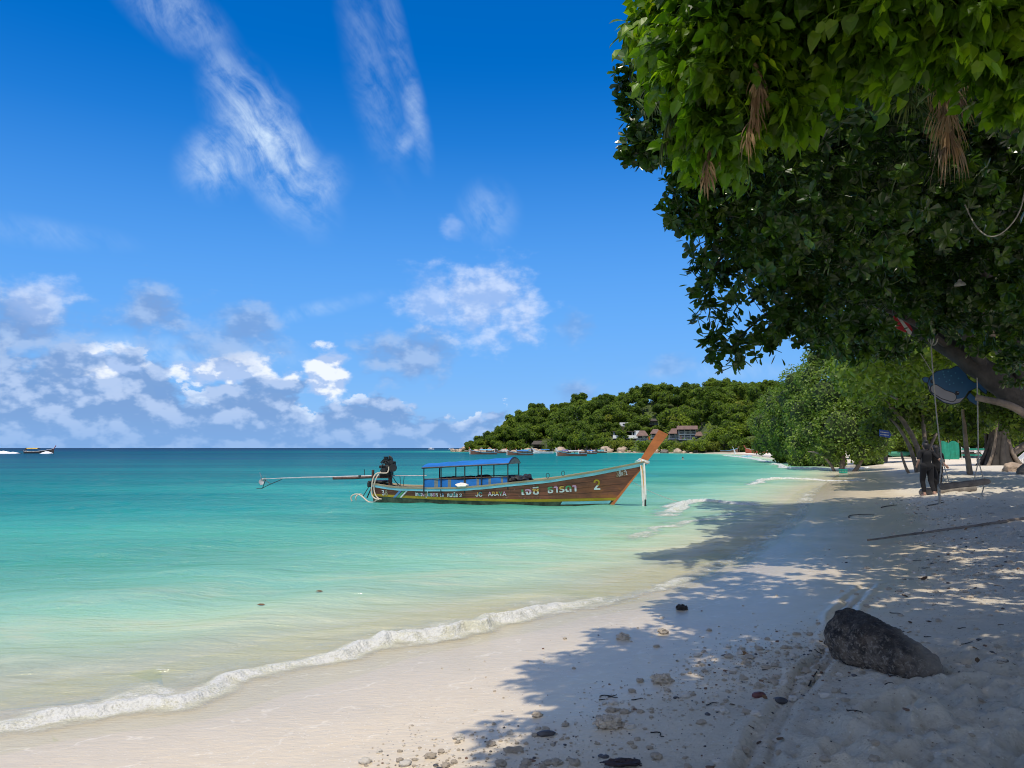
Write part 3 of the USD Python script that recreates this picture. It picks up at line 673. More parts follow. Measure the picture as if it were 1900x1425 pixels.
# undergrowth that closes the gaps: one mass
def undergrowth():
    rng = np.random.default_rng(23); n = 26000
    u, t = rng.uniform(862, 1700, n), rng.uniform(-.02, 1.25, n) ** 1.1
    p = hill_point(u, np.maximum(t, 0)); ok = np.ones(n, bool)
    for (a, b, vt, vb, D, dy) in HOUSES: ok &= ~((u > a - 2) & (u < b + 2) & (np.abs(p[:, 1] - D - 2) < 7))
    p = p[ok]; m = len(p); q = p * .35; p[:, 2] += rng.uniform(0, 1, m) * (.4 + 2.4 * fbm(q, 3, 6)) * np.interp(u[ok], [866, 930], [.5, 1])
    N = np.tile([0, -.45, 1.0], (m, 1))
    return leaves(p, N, rng.uniform(.5, 1.2, m), rng, RHOMB, .45)
obj('undergrowth', undergrowth(), HILL_LEAF[1], None, 'green undergrowth covering the ground between the headland trees', 'undergrowth', kind='stuff', smooth=False)
# the bare dead tree
p = hill_point(1071, .33)
t = thing('dead_tree', 'bare pale dead tree standing out of the forest left of the white villa', 'tree', p)
hh = (801 - 768) / FPX * p[1] + 4
obj('trunk', tube(bez((0, 0, -1), (.3, 0, hh * .4), (-.4, 0, hh * .62), n=8), [.34, .33, .3, .3, .28, .26, .24, .22], 7), PALEBARK, t)
for q in ([(-.4, 0, hh * .6), (-1.5, .1, hh * .8), (-1.5, 0, hh)], [(-.4, 0, hh * .62), (.4, .2, hh * .78), (1.3, 0, hh * .93)], [(.2, 0, hh * .74), (.2, .1, hh * .85), (-.1, 0, hh * .97)]):
    obj('branch', tube(bez(*q, n=6), [.2, .18, .15, .12, .09, .05], 6), PALEBARK, t)

# palms
PALM = leaf_look('palm_leaf_look', [(0, (.05, .085, .02)), (1, (.12, .15, .04))], .45, .3, .4, cell=1.5)
def frond(length, droop, rng, n=16, w=.55):
    s_ = np.linspace(0, 1, n); mid = np.stack([s_ * length * (1 - .25 * droop * s_), 0 * s_, length * (.42 * s_ - droop * s_ ** 2)], 1)
    V, F = [], []
    for i in range(1, n):
        l = w * length * .38 * math.sin(PI * min(1, .12 + s_[i] * .86)) ** .6
        for sd in (-1, 1):
            k = len(V); a = mid[i]
            V += [a, a + [.10, 0, 0], a + [l * .55, sd * l, -l * .55 - rng.uniform(0, .2) * l]]
            F.append((k, k + 1, k + 2) if sd > 0 else (k, k + 2, k + 1))
    r = tube(mid, np.linspace(.05, .015, n), 4)
    return trimesh.Trimesh(np.array(V), F, process=False), r
def palm(label, p, h, L, seed, nf=16):
    rng = np.random.default_rng(seed); t = thing('palm_tree', label, 'palm tree', p)
    obj('trunk', tube(bez((0, 0, -1), (.3, 0, h * .5), (.1, 0, h), n=8), np.linspace(.22, .14, 8), 7), PALEBARK, t)
    for i in range(nf):
        lf, r = frond(L * rng.uniform(.85, 1.1), rng.uniform(.35, 1.15), rng)
        m = rotm(trimesh.util.concatenate([lf, r]), i * 2.4 + rng.uniform(0, .3), [0, 0, 1])
        obj('frond', moved(m, (.1, 0, h)), PALM, t, smooth=False)
palm('coconut palm at the shore behind the moored boats beside the thatched hut', hill_point(1013, .02), 3.2, 3.6, 3)
palm('coconut palm over the beached red longtail boat', hill_point(1392, .0) + [0, -6, 0], 4.6, 3.8, 4)

# --- boulders at the water's edge
ROCK = plain('rock_look', (.44, .33, .24), .9, .38, .7, .7, bscale=3.0, dist=.15)
DROCK = plain('dark_rock_look', (.15, .13, .11), .9, .4, .8, .7, bscale=3.0, dist=.15)
RK = []
for i in range(6):
    p = proto(f'boulder_{"abcdef"[i]}'); obj('stone', lump(1.0, 60 + i, 3, .42, 1.2, (1.2, .9, .72)), ROCK if i < 5 else DROCK, p, smooth=50); RK.append(p)
def shore_rocks():
    rng = np.random.default_rng(31)
    bins = ((870, 'off the seaward tip of the headland'), (930, 'behind the leftmost moored boat'), (990, 'behind the deep blue canopied boat'), (1060, 'behind the nearest moored boat'), (1130, 'behind the rightmost moored boats'), (1200, 'below the white villa'), (1262, 'below the brown-roofed cottages'), (9999, 'at the end of the far beach'))
    for u in np.r_[np.arange(838, 868, 4), np.arange(868, 1130, 2.5), np.arange(1130, 1240, 4.0), np.arange(1250, 1312, 8)]:
        if fbm(np.array([u * .045, 3.3, 1]), 2, 9) < .40: continue
        u = u + rng.uniform(-3, 3); D = np.interp(u, *_D0.T) + rng.uniform(-4.5, 3.5); r = (.35 + rng.pareto(2.2) * .55); r = min(r, 2.3) * (1.0 if u < 1130 else .8)
        if u < 866: D = 341 + rng.uniform(-2, 3); r = min(r, 1.3)
        p = np.array([(u - 950) / FPX * D, D, r * rng.uniform(-.1, .35) + max(0, D - np.interp(u, *_D0.T)) * .28]); w = next(b for a, b in bins if u < a); big_ = 'large' if r > 1.2 else 'middling' if r > .7 else 'small'
        copy(RK[rng.integers(0, 6)], 'boulder', f'{big_} weathered boulder at the water line {w}', 'boulder', p, rng.uniform(0, 6), r * rng.uniform(.7, 1.3, 3), f'{big_} boulders {w}')
shore_rocks()
# ================================================================== the near trees on the right
from scipy.spatial.transform import Rotation
BIG_LEAF = leaf_look('broad_leaf_look', [(0, (.040, .095, .008)), (.5, (.075, .155, .010)), (.84, (.13, .21, .012)), (.94, (.24, .26, .018)), (1, (.28, .20, .022))], .40, .48, .35, (2.2, 2.2, .6), cell=6.5)
ROSE_LEAF = leaf_look('glossy_leaf_look', [(0, (.010, .028, .006)), (.5, (.026, .060, .010)), (.85, (.060, .105, .014)), (.97, (.10, .125, .018)), (1, (.12, .09, .03))], .26, .30, .38, (2.1, 2.2, .7), cell=7.0)
GROVE_LEAF = [leaf_look('grove_leaf_look', [(0, (.055, .10, .014)), (.6, (.125, .19, .024)), (1, (.22, .27, .045))], .42, .30, .35, cell=3.2),
              leaf_look('grove_leaf_yellow_look', [(0, (.045, .078, .012)), (.6, (.11, .165, .020)), (1, (.21, .24, .04))], .45, .30, .35, cell=3.2)]
OBOV = (OVAL[0] * [1, 1, 1] + np.array([[0, 0, 0], [.06, 0, 0], [.06, 0, 0], [0, 0, 0], [.02, -.07, 0], [.04, .04, 0], [.02, .07, 0], [.04, -.04, 0]]), OVAL[1])

def one_leaf(shape, length, pos, along, up, curl=0.0):
    V, F = shape; a = np.asarray(along, float); a = a / np.linalg.norm(a)
    n = np.asarray(up, float); n = n - a * (n @ a); n /= np.linalg.norm(n) + 1e-9; b = np.cross(n, a)
    v = V.copy(); v[:, 2] -= curl * v[:, 0] ** 2
    return trimesh.Trimesh(pos + length * (v[:, :1] * a + v[:, 1:2] * b + v[:, 2:] * n), F, process=False)
def rosette(seed, n=9, L=.17):
    rng = np.random.default_rng(seed); out = []
    for i in range(n):
        a = i * 2.4 + rng.uniform(-.3, .3); e = rng.uniform(-.15, 1.0); d = np.array([math.cos(a) * math.cos(e), math.sin(a) * math.cos(e), math.sin(e)])
        out.append(one_leaf(OBOV, L * rng.uniform(.75, 1.15), np.array([0, 0, rng.uniform(-.03, .03)]), d, [0, 0, 1] + rng.normal(0, .3, 3), rng.uniform(0, .25)))
    out.append(tube([(0, 0, -.22), (.01, .01, -.1), (0, 0, .02)], [.008, .007, .005], 4, False))
    return trimesh.util.concatenate(out)
def spray(seed, n=10, L=.125):
    rng = np.random.default_rng(seed); out = []; q = bez((0, 0, 0), (.13, .02, .02), (.28, 0, -.07), n=8)
    for i in range(n):
        s_ = (i + .7) / n; p = q[min(7, int(s_ * 7.5))]; sd = 1 if i % 2 else -1
        d = np.array([.45 * s_ + rng.uniform(-.2, .3), sd * rng.uniform(.25, .75), -rng.uniform(.25, 1.1)])
        st = p + d / np.linalg.norm(d) * .06
        out.append(one_leaf(HEART, L * rng.uniform(.7, 1.15), st, d, [.2, sd * .35, 1] + rng.normal(0, .35, 3), rng.uniform(0, .35)))
        out.append(tube([p, (p + st) / 2 + [0, 0, .01], st], .003, 3, False))
    out.append(tube(q, np.linspace(.007, .003, 8), 4, False))
    return trimesh.util.concatenate(out)
def instancer(parent, name, meshes, mat, P, Q, S, idx):
    path = numbered(path_of(parent), name); pi = UsdGeom.PointInstancer.Define(stage, path); rel = pi.CreatePrototypesRel()
    for i, (nm, m) in enumerate(meshes):
        usdkit.mesh(stage, f'{path}/{nm}_{i:03d}', m, mat, smooth=False); rel.AddTarget(f'{path}/{nm}_{i:03d}')
    pi.CreatePositionsAttr(Vt.Vec3fArray.FromNumpy(np.asarray(P, np.float32)))
    pi.CreateOrientationsAttr(Vt.QuathArray([Gf.Quath(float(q[3]), Gf.Vec3h(*map(float, q[:3]))) for q in Q]))
    pi.CreateScalesAttr(Vt.Vec3fArray.FromNumpy(np.repeat(np.asarray(S, np.float32)[:, None], 3, 1)))
    pi.CreateProtoIndicesAttr(Vt.IntArray.FromNumpy(np.asarray(idx, np.int32)))
    return tag(pi.GetPrim(), kind='stuff')
def quats(axis, rng, ref=None):
    """rotations that bring z to the axis, with a random turn"""
    z = axis / np.linalg.norm(axis, axis=1, keepdims=True); a = rng.normal(0, 1, z.shape); a -= z * (a * z).sum(1, keepdims=True); a /= np.linalg.norm(a, axis=1, keepdims=True)
    return Rotation.from_matrix(np.stack([a, np.cross(z, a), z], -1)).as_quat()
def L4(u, v, d, r): return (*at(u, v, d), r)
def volume_points(lobes, n, rng, inner=.35):
    lobes = np.asarray(lobes, float); w = lobes[:, 3] ** 1.7; k = rng.choice(len(lobes), n, p=w / w.sum())
    d = sphere_pts(n, rng); rr = rng.uniform(inner, 1, n) ** .55
    return lobes[k, :3] + d * (lobes[k, 3] * rr)[:, None], d
def limb(t, pts, r0, r1, mat=DARKBARK, n=10, name='limb', k=7, seed=0):
    q = bez(*pts, n=n); q = q + (fbm(q * 1.7 + seed, 3, seed + 3) - .5)[:, None] * .12 * np.array([1, .4, 1]) * np.linspace(0, 1, n)[:, None]
    return obj(name, tube(q, np.linspace(r0, r1, n), k), mat, t, smooth=60)

# --- the edge of the shade on the sand, carried up along the sunlight to the leaves above
def lift(p, h): return np.array([p[0] + h * TO_SUN[0] / TO_SUN[2], p[1] + h * TO_SUN[1] / TO_SUN[2], h])
_E = np.array([on(u, v, .15)[:2] for u, v in [(825, 1440), (905, 1365), (1010, 1290), (985, 1245), (1075, 1180), (1190, 1125), (1235, 1085), (1290, 1062), (1262, 1012), (1335, 975), (1435, 943), (1475, 928)]])
_EY = np.r_[-6, 0, _E[:, 1], 40]; _EX = np.r_[-.9, -.7, _E[:, 0], 13.5]
def shade_edge(y):
    o = np.argsort(_EY); return np.interp(y, _EY[o], _EX[o])
def crown_slab(n, y0, y1, xw, rng, z0=5.2, z1=8.2, r=(.5, 1.15), holes=.22, inset=0.0):
    """lobes of a crown that covers the sand to the right of the shade's edge"""
    out = []; k = 0
    while len(out) < n:
        k += 1; gy = y0 + (y1 - y0) * ((k * .618034) % 1); gx = shade_edge(gy) - .15 + inset + rng.uniform(0, 1) * xw; rr = rng.uniform(*r); h = rng.uniform(z0, z1)
        if gx - shade_edge(gy) < rr: rr = rng.uniform(.35, .6); gx = shade_edge(gy) + rr * .8 + inset
        if fbm(np.array([gx * .5, gy * .5, 4.2]), 2, 51) < holes + .2: continue
        out.append((*lift((gx, gy), h), rr))
    return out

# --- tree with large pointed leaves, hanging in at the top
rng = np.random.default_rng(101)
t = thing('broad_leaf_tree', 'tree with large bright green pointed leaves hanging in across the top right corner', 'tree')
A_vis = [L4(1235, 35, 6.4, .22), L4(1275, 30, 6.2, .34), L4(1262, 92, 6.3, .20), L4(1290, 80, 6.0, .40), L4(1330, 20, 6.2, .45), L4(1290, 130, 6.0, .28), L4(1340, 130, 5.8, .36), L4(1365, 190, 5.7, .30), L4(1325, 200, 5.8, .22), L4(1310, 255, 5.9, .15), L4(1365, 240, 5.8, .18), L4(1305, 290, 6.1, .08), L4(1345, 275, 6.0, .10),
         L4(1400, 70, 5.9, .48), L4(1420, 140, 5.8, .34), L4(1415, 195, 5.7, .18), L4(1480, 50, 5.9, .42), L4(1490, 110, 6.0, .30), L4(1540, 60, 5.8, .38), L4(1600, 20, 5.7, .42), L4(1650, 50, 5.4, .34), L4(1620, 80, 5.5, .22), L4(1740, 10, 5.2, .34), L4(1815, 60, 5.2, .24), L4(1780, 10, 5.2, .32), L4(1865, 40, 5.2, .30), L4(1900, 140, 5.2, .24), L4(1880, 0, 5.2, .36), L4(1890, 90, 5.2, .2), L4(1450, -60, 5.6, .6), L4(1650, -70, 5.2, .6), L4(1285, -60, 6.2, .4)]
A_over = crown_slab(110, 2.2, 9.5, 5.5, rng, 5.0, 6.8, (.5, .95), .13) + crown_slab(60, -1.0, 4.2, 6.5, rng, 4.8, 6.6, (.5, 1.0), .13)
_u, _v, _f = project(np.array(A_over)[:, :3])
A_over = [l for l, u, v, f in zip(A_over, _u, _v, _f) if not (f > .1 and v + (l[3] + .4) * FPX / f > -15 and u - (l[3] + .4) * FPX / f < 1905)]
_sunny = np.array([l for l in A_vis if project(np.array(l[:3]))[0] < 1335])
def blocks(l):
    d = np.array(l[:3]) - _sunny[:, :3]; k = d @ TO_SUN; return ((np.linalg.norm(d - k[:, None] * TO_SUN, axis=1) < l[3] + .2) & (k > .2)).any()
A_over = [l for l in A_over if not blocks(l)]
for _q in range(400):                                             # low cover that does not stand in the light of the leaves in view
    gy = rng.uniform(3.2, 9.5); gx = shade_edge(gy) + .42 + rng.uniform(0, 1.5); l = (*lift((gx, gy), rng.uniform(3.6, 6.5)), .42); uu, vv, ff = project(np.array(l[:3]))
    if not blocks(l) and not (ff > .1 and vv + (l[3] + .4) * FPX / ff > -15 and uu - (l[3] + .4) * FPX / ff < 1905): A_over.append(l)
    if len(A_over) > 215: break
root = np.array([6.2, 3.4, gz(6.2, 3.4)])
obj('trunk', tube(bez(root - [0, 0, .3], root + [-.3, -.1, 1.6], root + [-.8, .2, 3.2], root + [-1.3, .6, 4.6], n=14), np.linspace(.26, .15, 14), 10), BARK, t, smooth=60)
fork = root + [-1.3, .6, 4.5]
for i, l in enumerate([A_vis[3], A_vis[13], A_vis[18], A_vis[22], A_vis[26]] + A_over[::20]):
    l = np.array(l); limb(t, [fork, (fork + l[:3]) / 2 + [0, 0, .45], l[:3] + [0, 0, .12]], .075, .018, BARK, name='branch', seed=i)
P, N = volume_points(A_vis, 2300, rng, .3); Po, No = volume_points(A_over, 6500, rng, .2)
P = np.vstack([P, Po]); N = np.vstack([N, No])
yaw = rng.uniform(0, 2 * PI, len(P)); q = Rotation.from_euler('zyx', np.stack([yaw, rng.normal(.25, .4, len(P)), rng.normal(0, .4, len(P))], 1)).as_quat()
instancer(t, 'foliage', [('leaf_spray', spray(200 + i)) for i in range(5)], BIG_LEAF, P, q, rng.uniform(.75, 1.15, len(P)), rng.integers(0, 5, len(P)))
Pl, Nl = volume_points(A_vis, 300, rng, .85)
for p, n in zip(Pl, Nl):
    d = np.array([n[0] * .5 + rng.normal(0, .35), n[1] * .3 - .15 + rng.normal(0, .3), -abs(rng.normal(.9, .4))])
    obj('leaf', one_leaf(HEART, rng.uniform(.10, .155), p, d, [n[0] * .4 + rng.normal(0, .3), -.55 + rng.normal(0, .4), .8], rng.uniform(0, .35)), BIG_LEAF, t, smooth=False)

# --- glossy dark tree, the mass of leaves behind it
rng = np.random.default_rng(102)
t = thing('beach_tree', 'big dark glossy-leaved tree overhanging the beach with a leaning trunk', 'tree')
B_vis = [L4(1185, 150, 10.2, .22), L4(1200, 200, 10.2, .36), L4(1185, 262, 10.2, .24), L4(1230, 250, 10.4, .42), L4(1250, 180, 10.5, .5), L4(1285, 330, 10.8, .38), L4(1255, 408, 11.3, .18), L4(1290, 400, 11.3, .42), L4(1320, 450, 11.8, .5), L4(1310, 520, 12.2, .30), L4(1345, 540, 12.4, .5), L4(1320, 590, 12.4, .28),
         L4(1330, 640, 12.6, .26), L4(1355, 665, 12.6, .20), L4(1380, 620, 12.8, .36), L4(1400, 650, 12.8, .16), L4(1440, 615, 13.2, .32), L4(1450, 655, 13.2, .10), L4(1480, 600, 13.5, .42), L4(1540, 620, 13.8, .36), L4(1600, 630, 14, .34), L4(1650, 640, 14, .28), L4(1570, 655, 14, .16), L4(1700, 600, 14.5, .4)]
for u in np.arange(1330, 2000, 68):
    for v in np.arange(-40, 600, 68):
        if v > 260 + (u - 1240) * 1.6 and u < 1420: continue
        if u > 1690 and v > 520: continue
        B_vis.append(L4(u + rng.uniform(-22, 22), v + rng.uniform(-22, 22), rng.uniform(10.8, 15), rng.uniform(.5, .8)))
B_vis += [L4(u, v, d, r) for u, v, d, r in [(1760, 560, 15.5, .5), (1830, 560, 15.8, .5), (1890, 600, 15.5, .5), (1880, 680, 15, .28), (1800, 620, 16, .3)]]
B_vis += [L4(u, v, d, r) for u, v, d, r in [(1720, 585, 14.5, .4), (1780, 560, 14.3, .45), (1850, 585, 14.0, .45), (1900, 630, 13.8, .4), (1820, 640, 14.2, .22), (1880, 690, 13.8, .22), (1760, 600, 14.4, .3)]]
B_vis += [L4(u, v, d, r) for u, v, d, r in [(1165, 140, 10.2, .18), (1170, 190, 10.2, .22), (1175, 235, 10.2, .2), (1165, 275, 10.2, .16), (1205, 285, 10.2, .24), (1235, 300, 10.3, .24), (1260, 350, 10.6, .28), (1245, 395, 11, .2), (1215, 175, 10.3, .3), (1260, 225, 10.4, .4), (1300, 270, 10.6, .5), (1310, 340, 10.8, .5),
          (1610, 600, 14.2, .5), (1660, 560, 14.4, .5), (1740, 540, 15, .5), (1700, 630, 14.6, .22), (1790, 590, 14.8, .3), (1850, 610, 14.8, .35), (1885, 640, 14.6, .3), (1640, 665, 14.2, .14), (1525, 645, 13.9, .14)]]
for u in np.arange(1340, 2060, 75):
    for v in np.arange(40, 560, 75):
        if v > 250 + (u - 1240) * 1.3: continue
        B_vis.append(L4(u, v, rng.uniform(16, 19.5), 1.0))
B_over = crown_slab(300, 7.5, 24, 7.0, rng, 5.0, 8.0, (.6, 1.2), .12)
def inside_view(ls):
    """lobes that would hang in the open sky of the view are left out"""
    out = []
    for l in ls:
        u, v, f = project(np.array(l[:3])); r = l[3] * FPX / f
        lim = np.interp(v, [-200, 0, 120, 300, 420, 560, 640, 660], [1120, 1150, 1165, 1215, 1262, 1312, 1320, 3000])
        if u - r > lim - 12 or v + r < -20: out.append(l)
    return out
B_over = inside_view(B_over)
ctrl = [at(2010, 815, 17.2), at(1905, 745, 17.0), at(1830, 692, 17.0), at(1762, 645, 17.2), at(1700, 612, 17.6), at(1650, 588, 18)]
ctrl[0][2] = gz(ctrl[0][0], ctrl[0][1]) - .3
q = bez(*ctrl, n=26); rr = np.interp(np.linspace(0, 1, 26), [0, .3, .6, .85, 1], [.46, .36, .28, .17, .08])
m = tube(q, rr, 18); m.vertices += m.vertex_normals * ((fbm(m.vertices * np.array([2.2, 2.2, 5]), 4, 71) - .5) * .16)[:, None]
obj('trunk', m, DARKBARK, t, smooth=True)
for i, (a, b, c, r) in enumerate([((1905, 745, 17), (1870, 560, 16), (1800, 380, 15), .2), ((1980, 790, 17), (1960, 500, 16), (1850, 200, 13.5), .24), ((1830, 692, 17), (1700, 480, 15.5), (1560, 330, 14), .14), ((1762, 645, 17.2), (1600, 560, 15), (1460, 560, 13.2), .08), ((1870, 560, 16), (1640, 330, 14), (1420, 260, 12), .13), ((1960, 500, 16), (1600, 120, 12.5), (1330, 200, 11), .12), ((1560, 330, 14), (1400, 420, 12.6), (1320, 500, 12), .06), ((1460, 560, 13.2), (1400, 600, 13), (1350, 655, 12.6), .03)]):
    limb(t, [at(*a), at(*b), at(*c)], r, r * .3, DARKBARK, 12, 'branch', seed=20 + i)
for i, (a, b, c, r) in enumerate([((1812, 528, 15.2), (1826, 580, 15.3), (1842, 628, 15.6), .075), ((1910, 688, 15.2), (1880, 668, 15.4), (1850, 655, 15.8), .085), ((1905, 770, 16.5), (1860, 748, 16.4), (1810, 738, 16.6), .09)]):
    limb(t, [at(*a), at(*b), at(*c)], r, r * .75, BARK, 8, 'branch', seed=40 + i)
P1, N1 = volume_points(B_vis, 11800, rng, .45); P2, N2 = volume_points(B_over, 7000, rng, .3)
P = np.vstack([P1, P2]); N = np.vstack([N1, N2])
_u, _v, _f = project(P); gap = ((_f < 17.4) & (np.abs(_u - 1673) < 32) & (np.abs(_v - 604) < 25)) | ((_f < 13.3) & (np.abs(_u - 1781) < 24) & (np.abs(_v - 524) < 22)) | ((_f < 17.8) & (np.abs(_u - 1765) < 62) & (np.abs(_v - 722) < 42))
P, N = P[~gap], N[~gap]; ax = N * .9 + np.array([0, -.15, .75]) + rng.normal(0, .3, N.shape)
instancer(t, 'foliage', [('leaf_rosette', rosette(300 + i, 9 + i % 3, .155)) for i in range(5)], ROSE_LEAF, P, quats(ax, rng), rng.uniform(.8, 1.2, len(P)), rng.integers(0, 5, len(P)))
Pl, Nl = volume_points(B_vis[:24], 300, rng, .9)
for p, n in zip(Pl, Nl):
    d = n + rng.normal(0, .5, 3); obj('leaf', one_leaf(OBOV, rng.uniform(.13, .2), p, d, [rng.normal(0, .5), -.3, 1], rng.uniform(0, .25)), ROSE_LEAF, t, smooth=False)

# --- the grove along the beach
def grove_tree(name, label, lobes, n, size, seed, mat, stems, shape=OVAL, tilt=.6, bark=BARK, core=True):
    rng = np.random.default_rng(seed); t = thing(name, label, 'tree')
    lob = [L4(*l) for l in lobes]
    P, N = volume_points(lob, n, rng, .62); N = N * .8 + [0, -.1, .55]
    for i, (pts, r0, r1) in enumerate(stems):
        pts = [at(*p) for p in pts]; pts[0][2] = gz(pts[0][0], pts[0][1]) - .25
        limb(t, pts, r0, r1, bark, 14, 'trunk' if i == 0 else 'stem', 8, seed=seed + i)
    obj('crown', leaves(P, N, rng.uniform(.75, 1.25, len(P)) * size, rng, shape, tilt), mat, t, smooth=False)
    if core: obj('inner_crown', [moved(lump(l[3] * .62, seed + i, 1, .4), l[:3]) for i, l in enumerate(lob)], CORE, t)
    return t
grove_tree('shore_tree', 'sunlit round tree at the sea side of the grove beyond the swing', [(1505, 700, 62, 1.3), (1540, 735, 60, 2.2), (1492, 765, 62, 1.7), (1570, 690, 60, 2.0), (1615, 745, 58, 2.2), (1560, 795, 58, 2.1), (1515, 805, 60, 1.5), (1625, 815, 57, 1.4), (1585, 655, 60, 1.2), (1630, 690, 58, 1.7), (1512, 668, 63, 1.1), (1545, 640, 61, 1.2), (1600, 632, 60, 1.2), (1480, 825, 61, .9), (1540, 836, 58, 1.0), (1596, 838, 57, .9), (1540, 670, 61, .9)],
           17000, .21, 401, GROVE_LEAF[0], [([(1560, 862, 58), (1565, 820, 58), (1560, 760, 59)], .22, .08), ([(1580, 862, 57.5), (1610, 830, 57), (1620, 780, 57)], .16, .06), ([(1550, 862, 58), (1525, 845, 58), (1500, 838, 59)], .12, .05)])
grove_tree('shore_tree', 'green tree at the far left end of the grove above the red beached boat', [(1472, 745, 86, 2.6), (1478, 708, 84, 1.9), (1440, 752, 90, 2.1), (1418, 785, 94, 2.0), (1450, 790, 88, 2.3), (1482, 800, 85, 2.4), (1430, 815, 92, 1.7), (1452, 825, 88, 1.5), (1495, 735, 86, 2.2), (1500, 835, 84, 1.5), (1412, 828, 96, 1.2), (1470, 835, 86, 1.3)],
           9000, .28, 402, GROVE_LEAF[0], [([(1478, 852, 85), (1480, 820, 85), (1474, 760, 86)], .3, .1)])
grove_tree('shore_tree', 'many-stemmed tree over the blue arrow sign and green kayak', [(1650, 690, 49, 1.7), (1690, 730, 48, 1.8), (1730, 690, 48, 1.8), (1660, 765, 48, 1.3), (1745, 740, 48, 1.4), (1640, 650, 50, 1.3), (1700, 655, 49, 1.5), (1620, 800, 49, .9), (1715, 775, 48, .9)],
           9000, .23, 403, GROVE_LEAF[1], [([(1703, 882, 46.5), (1690, 835, 46.5), (1665, 790, 47), (1640, 770, 48)], .16, .05), ([(1708, 882, 46.3), (1702, 830, 46.5), (1678, 785, 47), (1665, 740, 40)], .17, .06), ([(1712, 882, 46.4), (1716, 820, 47), (1712, 770, 47.5), (1712, 720, 48)], .18, .07), ([(1714, 882, 46.4), (1732, 815, 47), (1760, 775, 47.5), (1790, 755, 48)], .12, .05), ([(1690, 884, 46.2), (1678, 860, 46), (1672, 840, 46.2)], .10, .06)], bark=BARK)
grove_tree('shore_tree', 'leafy tree behind the hanging whale board', [(1790, 700, 40, 1.4), (1840, 740, 39, 1.2), (1800, 780, 41, 1.0), (1880, 700, 38, 1.4), (1890, 780, 38, .9), (1760, 790, 42, .7), (1840, 660, 40, 1.3)],
           7000, .22, 404, GROVE_LEAF[1], [([(1800, 860, 40), (1792, 820, 40), (1786, 760, 40)], .16, .07)], bark=BARK)
rng = np.random.default_rng(405); lob = []
while len(lob) < 210:
    gy = rng.uniform(22, 52); gx = shade_edge(gy) + 2.2 + rng.uniform(0, 11); l = (*lift((gx, gy), rng.uniform(5.0, 8.0)), rng.uniform(.8, 1.5)); u, v, f = project(np.array(l[:3]))
    if fbm(np.array([gx * .22, gy * .22, 2.2]), 2, 52) < .36 or u - l[3] * FPX / f < 1530: continue
    lob.append(l)
t = thing('shade_tree', 'tall shady tree spreading over the sand where the two people walk', 'tree')
P, N = volume_points(lob, 30000, rng, .4); obj('crown', leaves(P, N * .5 + [0, 0, .7], rng.uniform(.26, .42, len(P)), rng, OVAL, .5), GROVE_LEAF[0], t, smooth=False)
rb = np.array([31.5, 36.0, 0]); rb[2] = gz(rb[0], rb[1]) - .3; q = bez(rb, rb + [-.6, 0, 2.5], rb + [-2.5, 0, 5.5], n=12); obj('trunk', tube(q, np.linspace(.34, .2, 12), 8), DARKBARK, t, smooth=60)
for i in range(0, 210, 24): limb(t, [q[-1], (q[-1] + np.array(lob[i][:3])) / 2 + [0, 0, .5], lob[i][:3]], .12, .03, DARKBARK, 10, 'branch', 6, seed=i)
# the old rooty trunk
t = thing('root_tree', 'thick old tree of twisted aerial roots standing right of the green netting', 'tree')
b = at(1852, 858, 58); b[2] = gz(b[0], b[1]); rng = np.random.default_rng(9)
m = tube(bez(b - [0, 0, .3], b + [.05, 0, 1.6], b + [.1, .1, 5.0], n=16), np.interp(np.linspace(0, 1, 16), [0, .2, 1], [1.1, .72, .5]), 16); m.vertices += m.vertex_normals * ((fbm(m.vertices * np.array([3, 3, .8]), 3, 5) - .5) * .3)[:, None]
obj('trunk', m, DARKBARK, t, smooth=True)
for i in range(13):
    a = rng.uniform(0, 2 * PI); r = rng.uniform(.6, 1.5); w = rng.uniform(.45, .8)
    limb(t, [b + [r * 1.25 * math.cos(a), r * .9 * math.sin(a), -.15], b + [r * .8 * math.cos(a), r * .7 * math.sin(a), .6], b + [w * math.cos(a + .4), w * math.sin(a + .4), 2.6], b + [w * 1.2 * math.cos(a + .7), w * math.sin(a + .7), 4.6]], rng.uniform(.11, .24), .09, DARKBARK if i % 3 else BARK, 12, 'root', 6, seed=i)
limb(t, [b + [.5, 0, .5], b + [1.6, 0, 1.2], b + [2.8, .1, 1.9], b + [4.4, .2, 2.6]], .30, .18, BARK, 10, 'branch', 7)
P, N = volume_points([(*(b + [0, .5, 5.8]), 2.2), (*(b + [2.4, .3, 5.2]), 1.9), (*(b + [-1.8, .8, 5.2]), 1.6), (*(b + [-1.2, -.6, 3.4]), 1.0), (*(b + [1.4, -.8, 3.6]), 1.2), (*(b + [3.0, -.6, 3.2]), 1.2)], 8000, rng, .5)
obj('crown', leaves(P, N + [0, 0, .5], rng.uniform(.15, .27, len(P)), rng, OVAL, .6), GROVE_LEAF[0], t, smooth=False)
